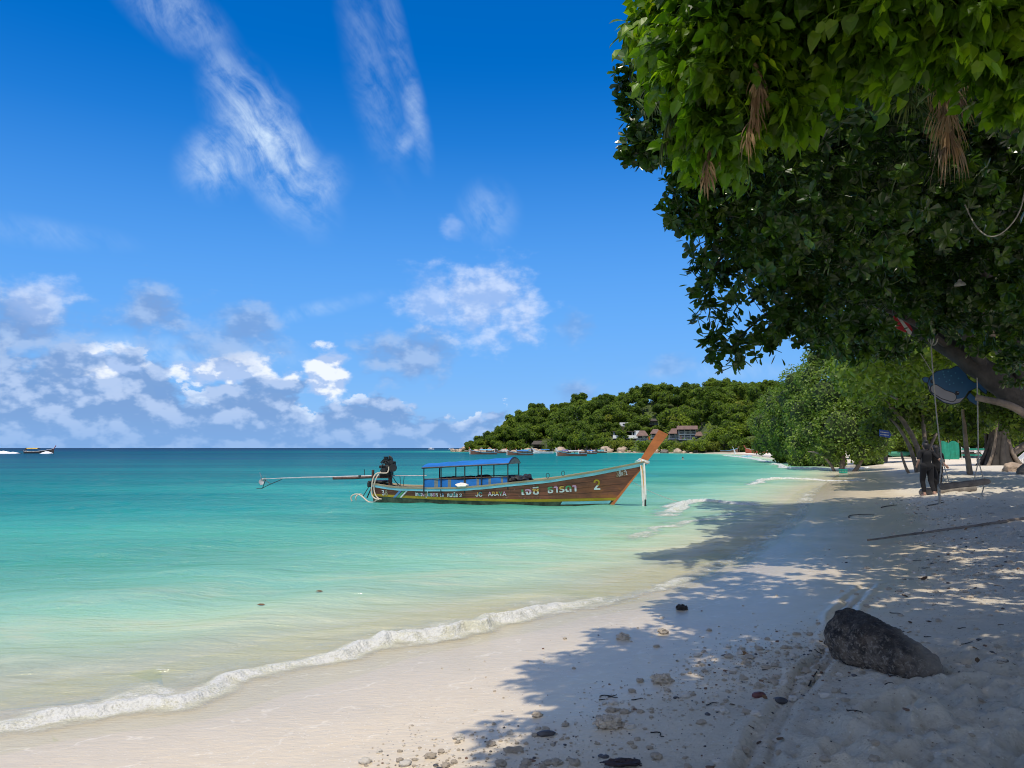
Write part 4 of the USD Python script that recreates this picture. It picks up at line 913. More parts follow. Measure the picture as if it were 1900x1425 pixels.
# woodland closing the view behind the grove
rng = np.random.default_rng(55)
for i, (u, v, d, r, w) in enumerate([(1640, 775, 76, 3.6, 'behind the round sunlit tree'), (1720, 780, 92, 4.2, 'behind the many-stemmed tree'), (1790, 778, 90, 4.2, 'behind the whale board'), (1870, 775, 84, 4.2, 'behind the rooty trunk'), (1960, 772, 78, 4.2, 'at the right edge behind the beach chair'), (1580, 770, 100, 5.0, 'far behind the round sunlit tree'), (1690, 700, 105, 6.0, 'far behind the blue arrow sign'), (1830, 700, 95, 6.0, 'far behind the swing'), (1520, 775, 120, 5.0, 'far behind the grove beside the red beached boat')]):
    p = at(u, 850, d); z0 = gz(p[0], p[1]); c = at(u, v, d)
    t = thing('woodland_tree', f'dark shaded woodland tree {w}', 'tree', group='dark trees behind the grove')
    lob = [(c[0] + r * .55 * math.cos(k * 1.05), c[1] + r * .5 * math.sin(k * 1.05), c[2] + rng.uniform(-.45, .5) * r, r * rng.uniform(.4, .6)) for k in range(6)] + [(*c, r * .7)]
    obj('trunk', tube(bez((p[0], p[1], z0 - .3), (p[0] + .2, p[1], z0 + 1.5), c, n=8), np.linspace(.3, .15, 8), 7), BARK, t)
    P, N = volume_points(lob, 4200, rng, .6); obj('crown', leaves(P, N * .8 + [0, 0, .5], rng.uniform(.3, .55, len(P)), rng, OVAL, .6), GROVE_LEAF[i % 2], t, smooth=False)
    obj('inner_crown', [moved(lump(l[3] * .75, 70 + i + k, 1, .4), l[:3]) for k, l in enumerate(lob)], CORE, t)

rng = np.random.default_rng(56)
for i, (u, d, r, w) in enumerate([(1600, 96, 2.6, 'left of the green kayak'), (1665, 104, 2.8, 'behind the green kayak'), (1720, 100, 2.6, 'behind the two walkers'), (1768, 96, 2.4, 'behind the green netting'), (1815, 98, 2.6, 'behind the slatted barrier'), (1860, 84, 2.4, 'behind the rooty trunk'), (1905, 78, 2.2, 'behind the beach chair'), (1530, 118, 2.6, 'at the left end of the grove'), (1630, 112, 3.0, 'deep in the shade of the grove'), (1505, 74, 1.5, 'at the foot of the round sunlit tree, sea side'), (1545, 72, 1.6, 'under the middle of the round sunlit tree'), (1600, 72, 1.6, 'under the right side of the round sunlit tree'), (1460, 92, 1.8, 'right of the beached red boat')]):
    p = at(u, 850, d); p[2] = gz(p[0], p[1]); t = thing('shrub', f'dark low shrub {w}', 'shrub')
    lob = [(p[0] + rng.uniform(-1.6, 1.6), p[1] + rng.uniform(-1, 1), p[2] + r * rng.uniform(.25, .9), r * rng.uniform(.4, .65)) for k in range(7)]
    P, N = volume_points(lob, 2600, rng, .5); obj('foliage', leaves(P, N * .8 + [0, 0, .4], rng.uniform(.25, .45, len(P)), rng, OVAL, .6) if d > 75 else leaves(P, N * .8 + [0, 0, .4], rng.uniform(.16, .28, len(P)), rng, OVAL, .6), HILL_LEAF[0] if d > 75 else GROVE_LEAF[0], t, smooth=False); obj('inner_foliage', [moved(lump(l[3] * .8, 80 + i + k, 1, .4), l[:3]) for k, l in enumerate(lob)], CORE, t)
    obj('stem', tube([(p[0], p[1], p[2] - .2), (p[0] + .1, p[1], p[2] + r * .5)], .08, 6), BARK, t)

# --- dead palm fronds hanging in the leaves
DRY = leaf_look('dry_frond_look', [(0, (.16, .10, .065)), (.6, (.28, .19, .12)), (1, (.40, .30, .20))], .8, .2, .2, (1.3, 1.2, .9))
GREENDRY = leaf_look('green_frond_look', [(0, (.035, .06, .02)), (1, (.10, .12, .05))], .6, .25, .3)
def hanging_frond(label, u, v0, v1, d, wide, n, seed, mat, lean=0.0, top=.35):
    rng = np.random.default_rng(seed); a, b = at(u, v0, d), at(u + lean, v1, d); Lz = a[2] - b[2]
    t = thing('palm_frond', label, 'palm frond', a); dx = b[0] - a[0]
    stem = bez((0, 0, .25), (.02, 0, 0), (dx * .4, .02, -Lz * .30), (dx * .8, 0, -Lz * .62), n=14)
    obj('stalk', tube(stem, np.linspace(.016, .004, 14), 5), mat, t)
    out = []
    for i in range(n):
        s_ = rng.uniform(0, 1); p = stem[int(s_ * 13)]; sd = rng.choice([-1, 1]); L = Lz * rng.uniform(.28, .52) * (1 - .3 * s_)
        w = wide * rng.uniform(.1, 1) * (1 - .4 * s_); e_ = np.array([sd * w * rng.uniform(.7, 1.1), rng.uniform(-.25, .25) * wide, -L]); q = p + np.linspace(0, 1, 6)[:, None] * e_ + np.array([sd * w * .22, 0, 0]) * np.sin(np.linspace(0, PI, 6))[:, None]
        hw = np.array([.5, 1, 1, .9, .6, .1]) * rng.uniform(.004, .008); sidev = np.array([math.cos(i * 1.3), math.sin(i * 1.3), 0])
        V = np.stack([q - hw[:, None] * sidev, q + hw[:, None] * sidev], 1); out.append(gridmesh(V))
    obj('leaflets', out, mat, t, smooth=False)
hanging_frond('large brown dead palm frond hanging high on the right', 1752, 95, 372, 6.2, .27, 170, 1, DRY, 22)
hanging_frond('green-brown palm frond spreading above the large brown one', 1720, 85, 265, 6.0, .40, 120, 2, GREENDRY, -40)
hanging_frond('pale sunlit dead palm frond hanging below the large bright leaves', 1402, 180, 322, 5.4, .10, 90, 3, DRY, -20)
hanging_frond('small dark brown dead palm frond beside the sky', 1318, 250, 385, 5.8, .10, 70, 4, DRY, -8)
hanging_frond('green palm frond with a drooping tip against the blue sky', 1262, 150, 335, 5.9, .11, 90, 5, GREENDRY, -36)
hanging_frond('thin grey palm frond among the leaves at the upper left', 1205, 140, 235, 9.4, .3, 70, 6, GREENDRY, 6)
# ================================================================== the moored longtail boat
THAI = json.loads(r"""{"จำนวนผู้โดยสาร":[[[[3,39],[3,49],[10,53],[27,54],[38,50],[43,44],[46,34],[46,20],[42,8],[32,1],[10,0],[10,22],[5,22],[5,31],[22,31],[22,12],[24,11],[31,17],[32,33],[29,39],[22,43],[15,43]]],[[[22,64],[23,73],[29,77],[38,77],[45,71],[44,62],[38,58],[29,58]],[[29,69],[31,64],[36,64],[38,69],[36,71],[31,71]]],[[[52,40],[52,52],[55,53],[72,54],[77,52],[81,48],[83,43],[83,0],[69,1],[68,41],[65,43],[59,43]]],[[[95,13],[95,53],[109,53],[109,17],[115,11],[121,12],[126,20],[126,53],[140,53],[140,0],[129,0],[129,5],[127,6],[120,0],[107,-1],[102,1],[98,5]]],[[[150,3],[153,13],[163,10],[169,11],[173,15],[175,22],[175,32],[171,41],[167,43],[160,43],[152,40],[151,51],[158,54],[172,54],[178,52],[184,47],[189,33],[189,21],[185,8],[179,2],[172,-1],[160,-1]]],[[[199,13],[199,53],[213,53],[213,17],[219,11],[225,12],[230,20],[230,53],[244,53],[244,0],[233,0],[233,5],[231,6],[224,0],[211,-1],[206,1],[202,5]]],[[[258,46],[263,53],[278,53],[279,51],[277,43],[271,42],[271,20],[273,20],[279,34],[285,35],[293,19],[294,53],[306,53],[306,0],[293,0],[282,20],[272,0],[258,0]]],[[[275,-13],[275,-6],[286,-6],[289,-9],[289,-16],[293,-17],[295,-15],[295,-6],[306,-6],[305,-21],[298,-25],[283,-24],[279,-21],[278,-13]]],[[[279,65],[283,66],[285,70],[285,73],[280,73],[279,80],[292,81],[296,76],[295,69],[308,69],[308,60],[279,60]]],[[[315,70],[315,76],[323,80],[347,80],[347,70],[334,69],[337,62],[337,11],[340,9],[343,10],[343,0],[331,-1],[324,4],[323,63],[320,69]]],[[[350,18],[351,39],[358,50],[368,54],[381,54],[388,52],[395,45],[397,38],[397,0],[383,0],[383,36],[380,42],[369,42],[364,33],[365,15],[370,10],[376,11],[377,0],[365,-1],[358,2],[354,6]]],[[[408,11],[408,20],[413,27],[416,28],[410,32],[408,36],[408,44],[412,51],[419,54],[433,53],[432,44],[425,44],[422,40],[422,35],[424,33],[431,32],[431,23],[424,22],[422,20],[422,14],[425,11],[432,10],[436,11],[439,15],[439,53],[453,53],[453,13],[451,7],[446,2],[437,-1],[423,-1],[413,3]]],[[[463,18],[466,25],[471,29],[494,33],[493,40],[489,43],[479,43],[468,39],[469,51],[478,54],[493,54],[497,52],[499,56],[511,56],[511,52],[506,45],[508,38],[508,0],[494,0],[494,22],[484,22],[477,18],[478,10],[487,10],[488,0],[485,-1],[474,-1],[469,1],[464,7]]],[[[516,41],[516,51],[523,54],[537,54],[542,52],[546,48],[548,42],[547,0],[534,0],[533,41],[529,43]]],[[[557,3],[560,15],[574,10],[580,10],[584,14],[584,17],[582,19],[566,25],[560,30],[558,35],[558,43],[561,49],[571,54],[587,54],[594,52],[594,40],[585,43],[576,43],[572,41],[572,38],[576,34],[591,29],[596,24],[598,19],[598,12],[595,5],[590,1],[584,-1],[571,-1]]]],"คนเรือ":[[[[6,38],[9,46],[18,53],[37,54],[44,51],[49,46],[52,38],[52,0],[38,1],[38,37],[36,41],[31,43],[26,43],[22,41],[20,36],[20,26],[22,26],[26,30],[33,30],[33,19],[26,19],[21,15],[19,0],[6,0]]],[[[64,13],[64,53],[78,53],[78,17],[84,11],[90,12],[95,20],[95,53],[109,53],[109,0],[98,0],[98,5],[96,6],[89,0],[76,-1],[71,1],[67,5]]],[[[124,53],[138,53],[138,12],[140,9],[144,10],[144,0],[132,-1],[125,4]]],[[[146,66],[154,70],[165,70],[165,77],[174,77],[175,70],[179,70],[179,77],[188,77],[188,60],[146,60]]],[[[151,3],[154,15],[168,10],[174,10],[178,14],[178,17],[176,19],[160,25],[154,30],[152,35],[152,43],[155,49],[165,54],[181,54],[188,52],[188,40],[179,43],[170,43],[166,41],[166,38],[170,34],[185,29],[190,24],[192,19],[192,12],[189,5],[184,1],[178,-1],[165,-1]]],[[[200,15],[200,31],[223,31],[223,22],[214,22],[215,12],[219,9],[227,10],[231,18],[231,32],[228,40],[222,43],[214,43],[202,39],[203,51],[212,54],[228,54],[239,48],[244,38],[245,19],[241,7],[236,2],[227,-1],[212,0],[205,4]]]],"เจซี":[[[[8,53],[22,53],[22,12],[24,9],[28,10],[28,0],[16,-1],[9,4]]],[[[35,39],[35,49],[42,53],[59,54],[70,50],[75,44],[78,34],[78,20],[74,8],[64,1],[42,0],[42,22],[37,22],[37,31],[54,31],[54,12],[56,11],[63,17],[64,33],[61,39],[54,43],[47,43]]],[[[86,46],[86,53],[96,53],[98,48],[102,49],[103,53],[110,53],[110,41],[103,28],[103,15],[106,11],[112,10],[117,15],[117,31],[115,34],[112,34],[112,42],[117,44],[118,53],[132,53],[131,43],[126,38],[131,32],[131,13],[129,7],[124,2],[116,-1],[104,-1],[96,2],[92,6],[89,13],[89,26],[97,40],[89,41]]],[[[88,60],[88,65],[94,69],[118,70],[118,77],[130,77],[130,60]]]],"ธารดา":[[[[5,36],[5,44],[7,48],[12,52],[20,54],[34,54],[43,52],[44,41],[31,44],[23,44],[19,42],[19,40],[22,37],[38,33],[45,28],[48,22],[48,12],[45,5],[40,1],[33,-1],[19,-1],[6,2],[6,24],[18,24],[18,10],[21,9],[32,10],[35,13],[35,18],[28,24],[10,29]]],[[[54,41],[54,51],[61,54],[75,54],[80,52],[84,48],[86,42],[85,0],[72,0],[71,41],[67,43]]],[[[95,3],[98,15],[112,10],[118,10],[122,14],[122,17],[120,19],[104,25],[98,30],[96,35],[96,43],[99,49],[109,54],[125,54],[132,52],[132,40],[123,43],[114,43],[110,41],[110,38],[114,34],[129,29],[134,24],[136,19],[136,12],[133,5],[128,1],[122,-1],[109,-1]]],[[[143,18],[144,39],[151,50],[161,54],[174,54],[181,52],[188,45],[190,38],[190,0],[176,0],[176,36],[173,42],[162,42],[157,33],[158,15],[163,10],[169,11],[170,0],[158,-1],[151,2],[147,6]]],[[[198,41],[198,51],[205,54],[219,54],[224,52],[228,48],[230,42],[229,0],[216,0],[215,41],[211,43]]]]}""")
def painted(name, body, under=None, wear=.35, scale=3.0, rough=.55):
    """old boat paint, scuffed through to grey wood along the length"""
    g = NG(); o = g.objc(); n = g.noise(g.scale(o, (.6, 1, 2.2)), scale, 6.0, .65); n2 = g.noise(g.scale(o, (.5, 1, 3)), scale * 7, 5.0, .7)
    c = g.mix(g.smooth(n, .3, .7), tuple(np.array(body) * .78), tuple(np.array(body) * 1.15))
    if under is not None: c = g.mix(g.smooth(n * .55 + n2 * .45, .66 - wear * .22, .74 - wear * .22), c, under)
    return g.make(name, surface=g.bsdf(base_color=c, roughness=rough, specular_ior_level=.4, normal=g.bump(n2, .25, .004)))
def hull_wood():
    g = NG(); o = g.objc(); x, y, z = g.sep(o)
    gr = g.noise(g.scale(o, (.45, 1, 9)), 3.0, 6.0, .68); bl = g.noise(g.scale(o, (.8, 1, 1.6)), 1.3, 4.0, .55); fine = g.noise(g.scale(o, (1.2, 1, 14)), 9.0, 4.0, .7)
    c = g.mix(g.smooth(bl, .35, .65), (.20, .058, .034), (.33, .100, .055))
    c = g.mix(g.smooth(gr, .38, .70) * .65, c, (.085, .034, .022))
    c = g.mix(g.smooth(fine, .60, .72) * .30, c, (.27, .13, .075))
    red = g.smooth(x, 1.6, 3.6) * g.smooth(z, .95, .25) * g.smooth(g.noise(g.scale(o, (1, 1, 2.4), rot=(0, .5, 0)), 2.1, 4.0, .6), .44, .58)  # orange patches: sunlight thrown up off the water, painted onto the bow
    c = g.mix(red * .75, c, (.42, .13, .035))
    sc = g.smooth(g.noise(o, 7.5, 5.0, .72), .60, .70) * g.smooth(g.add('math', 'value', math_type='absolute', value1=x - .95), 1.7, .5) * g.smooth(z, 1.05, .5)
    c = g.mix(sc * .6, c, (.50, .42, .38))
    drip = g.smooth(g.noise(g.scale(o, (7, 1, .7)), 3.0, 3.0, .6), .62, .74)
    c = g.mix(drip * .35, c, (.06, .035, .025))
    return g.make('hull_wood_look', surface=g.bsdf(base_color=c, roughness=.48, specular_ior_level=.4, normal=g.bump(gr * .6 + fine * .4, .35, .006)))
HULL = hull_wood()
YELLOW = painted('yellow_paint_look', (.46, .30, .018), (.16, .14, .06), .30)
AQUA = painted('aqua_paint_look', (.26, .60, .68), (.42, .48, .44), .25)
CREAM = painted('cream_paint_look', (.40, .33, .20), (.22, .17, .10), .35)
WHITEP = painted('white_paint_look', (.74, .74, .72), (.45, .36, .32), .10, 9)
GREENP = painted('green_paint_look', (.10, .34, .15), (.25, .22, .15), .15, 9)
PINKP = painted('pink_paint_look', (.72, .38, .55), (.5, .4, .38), .10, 9)
GOLDP = painted('gold_paint_look', (.72, .42, .08), (.45, .36, .3), .10, 9)
SKYP = painted('sky_paint_look', (.12, .28, .50), (.3, .3, .3), .2, 9)
TEALP = painted('teal_paint_look', (.10, .42, .42), (.3, .3, .3), .1, 9)
FOUL = plain('fouled_bottom_look', (.075, .095, .055), .8, .6, 5.0, .4, bscale=30)
PROW = painted('prow_wood_look', (.44, .135, .036), (.24, .08, .035), .35, 2.5, .5)
TARP = painted('blue_tarp_look', (.012, .14, .44), (.06, .22, .50), .12, 2.5, .45)
TARPG = painted('tarp_stripe_look', (.17, .18, .17), (.08, .17, .36), .2, 5)
STEEL = plain('dark_steel_look', (.045, .043, .042), .5, .4, 9, .3, .5)
RUST = plain('rusty_steel_look', (.10, .05, .035), .7, .5, 9, .3, .2)
ALU = plain('pale_pole_look', (.55, .52, .48), .4, .2, 6, .1, .4)
BLACK = plain('black_rubber_look', (.014, .013, .012), .55, .4, 8, .3)
ENGINE = plain('engine_look', (.022, .020, .019), .45, .6, 14, .5, .4)
HOSE = plain('hose_look', (.58, .48, .36), .5, .15, 8, 0)
CLOTH = plain('cloth_look', (.78, .70, .62), .9, .12, 8, .3)
DARKIN = plain('boat_inside_look', (.07, .05, .04), .8, .4, 4, .2)

BYAW = math.radians(-12.5)
B0 = at(940, 937, 24.5); B0[2] = 0.0
_bx, _by = np.array([math.cos(BYAW), math.sin(BYAW), 0]), np.array([-math.sin(BYAW), math.cos(BYAW), 0])
def bl(u, v, yl=0.0):
    """x, z on the boat of the point seen at u, v in the lengthwise plane y = yl"""
    r = ray(u, v); k = ((B0 + _by * yl - EYE) @ _by) / (r @ _by); p = EYE + r * k
    return (p - B0) @ _bx, p[2]
_sh = np.array([bl(u, v, y) for u, v, y in [(690, 896, -.42), (694, 897.5, -.5), (720, 902, -.62), (740, 904, -.7), (786, 905, -.8), (850, 904.5, -.85), (900, 900.5, -.85), (940, 896, -.82), (1020, 888, -.72), (1100, 875, -.5), (1184, 858.5, -.14), (1196, 855.5, -.05)]])
_stem0, _stem1 = np.array(bl(1137, 939.5)), np.array(bl(1240, 806))
XS = _sh[0, 0]
def sheer(x): return np.interp(x, _sh[:, 0], _sh[:, 1])
def stem_x(z): return _stem0[0] + (np.maximum(z, -.12) - _stem0[1]) * (_stem1[0] - _stem0[0]) / (_stem1[1] - _stem0[1]) - .06 - np.clip(-.12 - z, 0, 1) * 2.2
def hull_w(s, h):
    top = np.interp(s, [0, .05, .15, .3, .45, .6, .75, .88, .95, 1], [.44, .52, .66, .80, .86, .83, .68, .41, .21, .045])
    low = np.interp(s, [0, .05, .15, .3, .45, .6, .75, .88, .95, 1], [.16, .26, .42, .54, .58, .54, .40, .19, .09, .02])
    return low + (top - low) * np.clip(h, 0, 1.1) ** .75
ZB = -.28
def hull_y(x, z):
    s = np.clip((x - XS) / (stem_x(z) - XS), 0, 1); h = np.clip((z - ZB) / (sheer(x) - ZB), 0, 1.1)
    return hull_w(s, h)
def hull_strip(lo, hi, side, off=0.0, s0=0.0, s1=1.0, n=90, m=5):
    S, K = np.meshgrid(np.linspace(s0, s1, n), np.linspace(0, 1, m), indexing='ij'); z = np.full(S.shape, .3)
    for _ in range(8):
        x = XS + S * (stem_x(z) - XS); z = lo(x) + K * (hi(x) - lo(x))
    y = hull_y(x, z) + off
    V = np.stack([x, side * y, z], -1)
    return gridmesh(V[:, ::-1] if side > 0 else V)
def solid_strip(lo, hi, side, th, off=0.0, **k):
    a, b = hull_strip(lo, hi, side, off, **k), hull_strip(lo, hi, side, off - th, **k)
    n, m = k.get('n', 90), k.get('m', 5); A = a.vertices.reshape(n, m, 3); Bv = b.vertices.reshape(n, m, 3)
    ring = np.concatenate([A, Bv[:, ::-1], A[:, :1]], 1)
    return gridmesh(ring)
boat = thing('longtail_boat', 'brown wooden longtail boat with blue canopy moored in the turquoise shallows', 'boat', B0, BYAW)
def yl0(x): return np.interp(x, [XS, -1.5, 1, 4], [.20, .125, .105, .16])
def yl1(x): return yl0(x) + np.interp(x, [XS, 4], [.075, .085])
def band(x): return sheer(x) - np.interp(x, [XS, 0, 4], [.11, .115, .13])
for side in (-1, 1):
    obj('bottom_plank', hull_strip(lambda x: x * 0 + ZB, yl0, side), FOUL, boat, smooth=40)
    obj('painted_band', hull_strip(yl0, yl1, side, .006), YELLOW, boat, label='yellow painted band above the waterline', smooth=40)
    for k in range(4):
        f = lambda x, q: yl1(x) + (band(x) - yl1(x)) * q / 4
        obj('plank', solid_strip(lambda x, k=k: f(x, k) + .004, lambda x, k=k: f(x, k + 1) - .004, side, .03, .002 * (k % 2)), HULL, boat, smooth=40)
    obj('caulking', hull_strip(yl1, band, side, -.012), BLACK, boat)
    obj('gunwale_strip', solid_strip(lambda x: band(x), lambda x: sheer(x) - .045, side, .05, .030, m=3), AQUA, boat, label='pale blue painted rubbing strip')
    obj('gunwale', solid_strip(lambda x: sheer(x) - .042, lambda x: sheer(x) + .012, side, .10, .036, m=3), CREAM, boat)
obj('bow_stripe', hull_strip(lambda x: yl0(x) - .09, lambda x: yl0(x) - .005, -1, .008, .80, .985, 30, 3), AQUA, boat, label='light blue patch under the yellow band at the bow')
# keel bottom, inside, decks
n = 60; S = np.linspace(0, 1, n); xb = XS + S * (stem_x(np.full(n, ZB)) - XS); yb = hull_y(xb, np.full(n, ZB))
obj('keel', gridmesh(np.stack([np.stack([xb, -yb, xb * 0 + ZB], 1), np.stack([xb, yb, xb * 0 + ZB], 1)], 1)), FOUL, boat)
def deck(x0, x1, drop, name, mat, n=40):
    x = np.linspace(x0, x1, n); z = sheer(x) - drop; y = hull_y(x, z) - .03
    return obj(name, gridmesh(np.stack([np.stack([x, -y, z], 1), np.stack([x, y, z], 1)], 1)), mat, boat)
deck(.9, _sh[-1, 0] - .15, .10, 'fore_deck', DARKIN); deck(XS + .05, .9, .36, 'floor', DARKIN)
y0 = hull_y(np.array([XS + .02] * 8), np.linspace(ZB, sheer(XS), 8)); zz = np.linspace(ZB, sheer(XS), 8)
obj('transom', gridmesh(np.stack([np.stack([np.full(8, XS + .01), -y0, zz], 1), np.stack([np.full(8, XS + .01), y0, zz], 1)], 1)), RUST, boat)
obj('stern_plate', [box(.5, .9, .05, (XS + .12, 0, sheer(XS) + .04), .012), box(.28, .7, .16, (XS - .06, 0, sheer(XS) - .06), .02)], BLACK, boat)
# prow post: a plank on edge that carries the line of the stem upwards
def xz(u, v): return np.array(bl(u, v))
P4 = [xz(1137, 939.5), xz(1240, 806), xz(1222.5, 797.5), xz(1190, 849), xz(1172, 885), xz(1131, 937)]
pm = trimesh.creation.extrude_polygon(Polygon(P4), .085, engine='earcut'); v = pm.vertices.copy(); pm.vertices = np.stack([v[:, 0], v[:, 2] - .0425, v[:, 1]], 1); pm.invert()
obj('prow_post', pm, PROW, boat, label='tall rust-brown prow post')
# ribbons tied round the prow
def ring(u, v, w, h, th, mat, name, ang):
    c = xz(u, v); a = np.linspace(0, 2 * PI, 17); q = np.stack([w * np.cos(a), th * np.sin(a), 0 * a], 1); V = np.stack([q + [0, 0, -h / 2], q + [0, 0, h / 2]], 1); m = gridmesh(V)
    m = rotm(m, ang, [0, 1, 0]); return obj(name, moved(m, (c[0], 0, c[1])), mat, boat)
RIB_G = plain('green_ribbon_look', (.20, .48, .40), .8, .15, 8, .2); RIB_B = plain('blue_ribbon_look', (.18, .42, .62), .8, .15, 8, .2); RIB_O = plain('orange_ribbon_look', (.72, .42, .18), .8, .2, 8, .2); RIBW = plain('white_ribbon_look', (.80, .77, .72), .85, .1, 8, .3)
for k, (mm, du) in enumerate([(RIBW, 0), (RIB_B, 1), (RIBW, 2), (RIB_O, 3), (RIBW, 4.0), (RIB_G, -1)]):
    ring(1189.5 + du * 1.5, 858.5 - du * .9, .150 + .004 * k, .07, .075 + .004 * k, mm, 'ribbon_wrap', .30)
rng = np.random.default_rng(12)
for k, mm in enumerate([RIBW, RIB_O, RIBW, RIB_G, RIBW, BLACK, RIB_O, RIBW]):
    a = xz(1193 + rng.uniform(-4, 5), 862 + rng.uniform(-3, 4)); b = xz(1195.5 + rng.uniform(-2.5, 3.0), [942, 922, 930, 910, 938, 943, 915, 926][k]); y0 = -.13 - .012 * k
    q = bez((a[0], y0, a[1]), ((a[0] * .4 + b[0] * .6) + rng.normal(0, .012), y0 - .02, a[1] * .6 + b[1] * .4), (b[0], y0, b[1]), n=14); w = np.linspace(.02, .034, 14)[:, None] * [1, .2, 0] * rng.uniform(.7, 1.2)
    if mm is BLACK: q[:9] = q[9] + (q[:9] - q[9]) * .05
    obj('ribbon_tail', gridmesh(np.stack([q - w, q + w + [0, .012 * math.sin(k), 0]], 1)), mm, boat)
# lettering, painted on the near side
def on_hull(poly, off=.016):
    m = trimesh.creation.extrude_polygon(poly, .003, engine='earcut') if not isinstance(poly, trimesh.Trimesh) else poly
    for _ in range(2): m = m.subdivide() if len(m.faces) < 500 else m
    v = m.vertices; x, z = v[:, 0], v[:, 1]; m.vertices = np.stack([x, -(hull_y(x, z) + off + v[:, 2]), z], 1); return m
def place2d(polys, box_px, y=-.75, skew=None):
    """scale flat shapes into the picture box (u0, v0, u1, v1) on the hull's near side"""
    al = shapely.union_all(polys); x0, y0, x1, y1 = al.bounds; u0, v0, u1, v1 = box_px
    c0, c1, c2 = np.array(bl(u0, v1, y)), np.array(bl(u1, v1, y)), np.array(bl(u0, v0, y)); rise = 0 if skew is None else np.array(bl(u1, v1 - skew, y))[1] - c1[1]
    A = (c1[0] - c0[0]) / (x1 - x0); D = (c2[1] - c0[1]) / (y1 - y0); k = rise / (x1 - x0)
    return [shapely.affinity.affine_transform(p, [A, 0, k, D, c0[0] - A * x0, c0[1] - D * y0 - k * x0]) for p in polys]
import shapely.affinity
def thai(key): return [Polygon(p[0], p[1:]).buffer(0) for p in THAI[key]]
def latin(text, bold=True):
    m = meshkit.text_mesh(text, 70, 1.0, bold); f = m.faces[m.face_normals[:, 2] > .9]; a = shapely.union_all([Polygon(m.vertices[t][:, :2]) for t in f]).buffer(.05)
    return sorted(getattr(a, 'geoms', [a]), key=lambda p: p.bounds[0])
def parts_of(p): return [q for q in getattr(p, 'geoms', [p]) if q.geom_type == 'Polygon' and q.area > 1e-5]
def letters(polys, box_px, cols, low=None, cut=.5, y=-.75, skew=None):
    ps = place2d(polys, box_px, y, skew)
    for i, p in enumerate(ps):
        x0, y0, x1, y1 = p.bounds; mid = y0 + (y1 - y0) * cut
        up = p.intersection(shapely.box(x0 - 1, mid, x1 + 1, y1 + 1)) if low else p
        for q in parts_of(up): obj('letter', on_hull(q), cols[i % len(cols)], boat)
        if low:
            for q in parts_of(p.intersection(shapely.box(x0 - 1, y0 - 1, x1 + 1, mid - .001))): obj('letter', on_hull(q), low, boat)
letters(latin('38'), (706, 909.5, 717.5, 919.5), [WHITEP, CREAM], y=-.58)
letters(thai('จำนวนผู้โดยสาร'), (768, 911.5, 812, 923.5), [WHITEP, GREENP, WHITEP, TEALP, WHITEP, PINKP, CREAM], y=-.78)
letters(latin('18'), (815.5, 915.5, 822.5, 922), [WHITEP, SKYP], WHITEP, .5, -.8)
letters(thai('คนเรือ'), (829, 913, 849, 922.5), [WHITEP, TEALP, WHITEP], WHITEP, .4, -.82)
letters(latin('2'), (851.5, 916, 856.5, 922), [WHITEP], y=-.83)
letters(latin('JC'), (882, 913.2, 894.3, 921.5), [GOLDP, TEALP], WHITEP, .5, -.83)
letters(latin('ARAYA'), (905, 912.6, 938.5, 920.8), [PINKP, GOLDP, GREENP, PINKP, GOLDP], WHITEP, .45, -.83, 1.0)
letters(thai('เจซี'), (967, 903.5, 999, 919), [GREENP, PINKP, GOLDP, GREENP], WHITEP, .5, -.78, 1.5)
letters(thai('ธารดา'), (1016, 903.5, 1068, 915.5), [GREENP, PINKP, GOLDP, GREENP, PINKP], WHITEP, .5, -.68, 3.5)
letters(latin('2'), (1101, 889.5, 1112.5, 909.5), [YELLOW], WHITEP, .42, -.48)
letters(latin('0633'), (1144, 872, 1161, 878.5), [CREAM, WHITEP], y=-.27, skew=3.0)
letters(latin('60961'), (1144, 878.5, 1164, 885.5), [CREAM, WHITEP, WHITEP], y=-.25, skew=4.5)
for i, (mm, du, w) in enumerate([(SKYP, 0, 5.5), (GREENP, 7.2, 5), (WHITEP, 13.5, 3.6)]):
    q = [bl(726 + du, 923.5, -.66), bl(726 + du + w, 923.5, -.66), bl(740 + du + w, 910, -.68), bl(740 + du, 910, -.68)]
    obj('painted_stripe', on_hull(Polygon(q)), mm, boat)
# canopy: barrel roof of blue tarpaulin on a steel frame
X0, Z0 = bl(783, 867, -.82); X1, Z1 = bl(944, 859, -.82)
xs = np.linspace(X0, X1, 24); yy = np.linspace(-1, 1, 15); H0, H1 = .115, .175
def roofz(x, y, off=0.0):
    k = (x - X0) / (X1 - X0); return Z0 + (Z1 - Z0) * k + (H0 + (H1 - H0) * k) * (1 - np.abs(y) ** 2.3) + off
Xg, Yg = np.meshgrid(xs, yy, indexing='ij'); sag = -.018 * np.sin((Xg - X0) / (X1 - X0) * 5 * PI) ** 2
top = np.stack([Xg, Yg * .84, roofz(Xg, Yg) + sag], -1); bot = top - [0, 0, .018]
roof = obj('canopy', gridmesh(np.concatenate([top, bot[:, ::-1], top[:, :1]], 1)), TARP, boat, smooth=50)
for i, x in enumerate((X0 + .02, X0 + (X1 - X0) * .33, X0 + (X1 - X0) * .66, X1 + .01)):
    obj('roof_hoop', tube(np.stack([np.full(15, x), yy * .83, roofz(x, yy, -.03)], 1), .018, 6), STEEL, roof)
for sd in (-1, 1):
    obj('roof_rail', tube(np.stack([xs, np.full(24, sd * .845), roofz(xs, 1.0, -.025)], 1), .028, 6), STEEL, roof)
    for u in (786, 818, 862, 893, 942):
        x = bl(u, 880, -.82)[0]; obj('post', cyl(.020, float(roofz(x, 1.0) - sheer(x) + .2), (x, sd * .80, float((roofz(x, 1.0) + sheer(x) - .2) / 2)), 8), STEEL, boat)
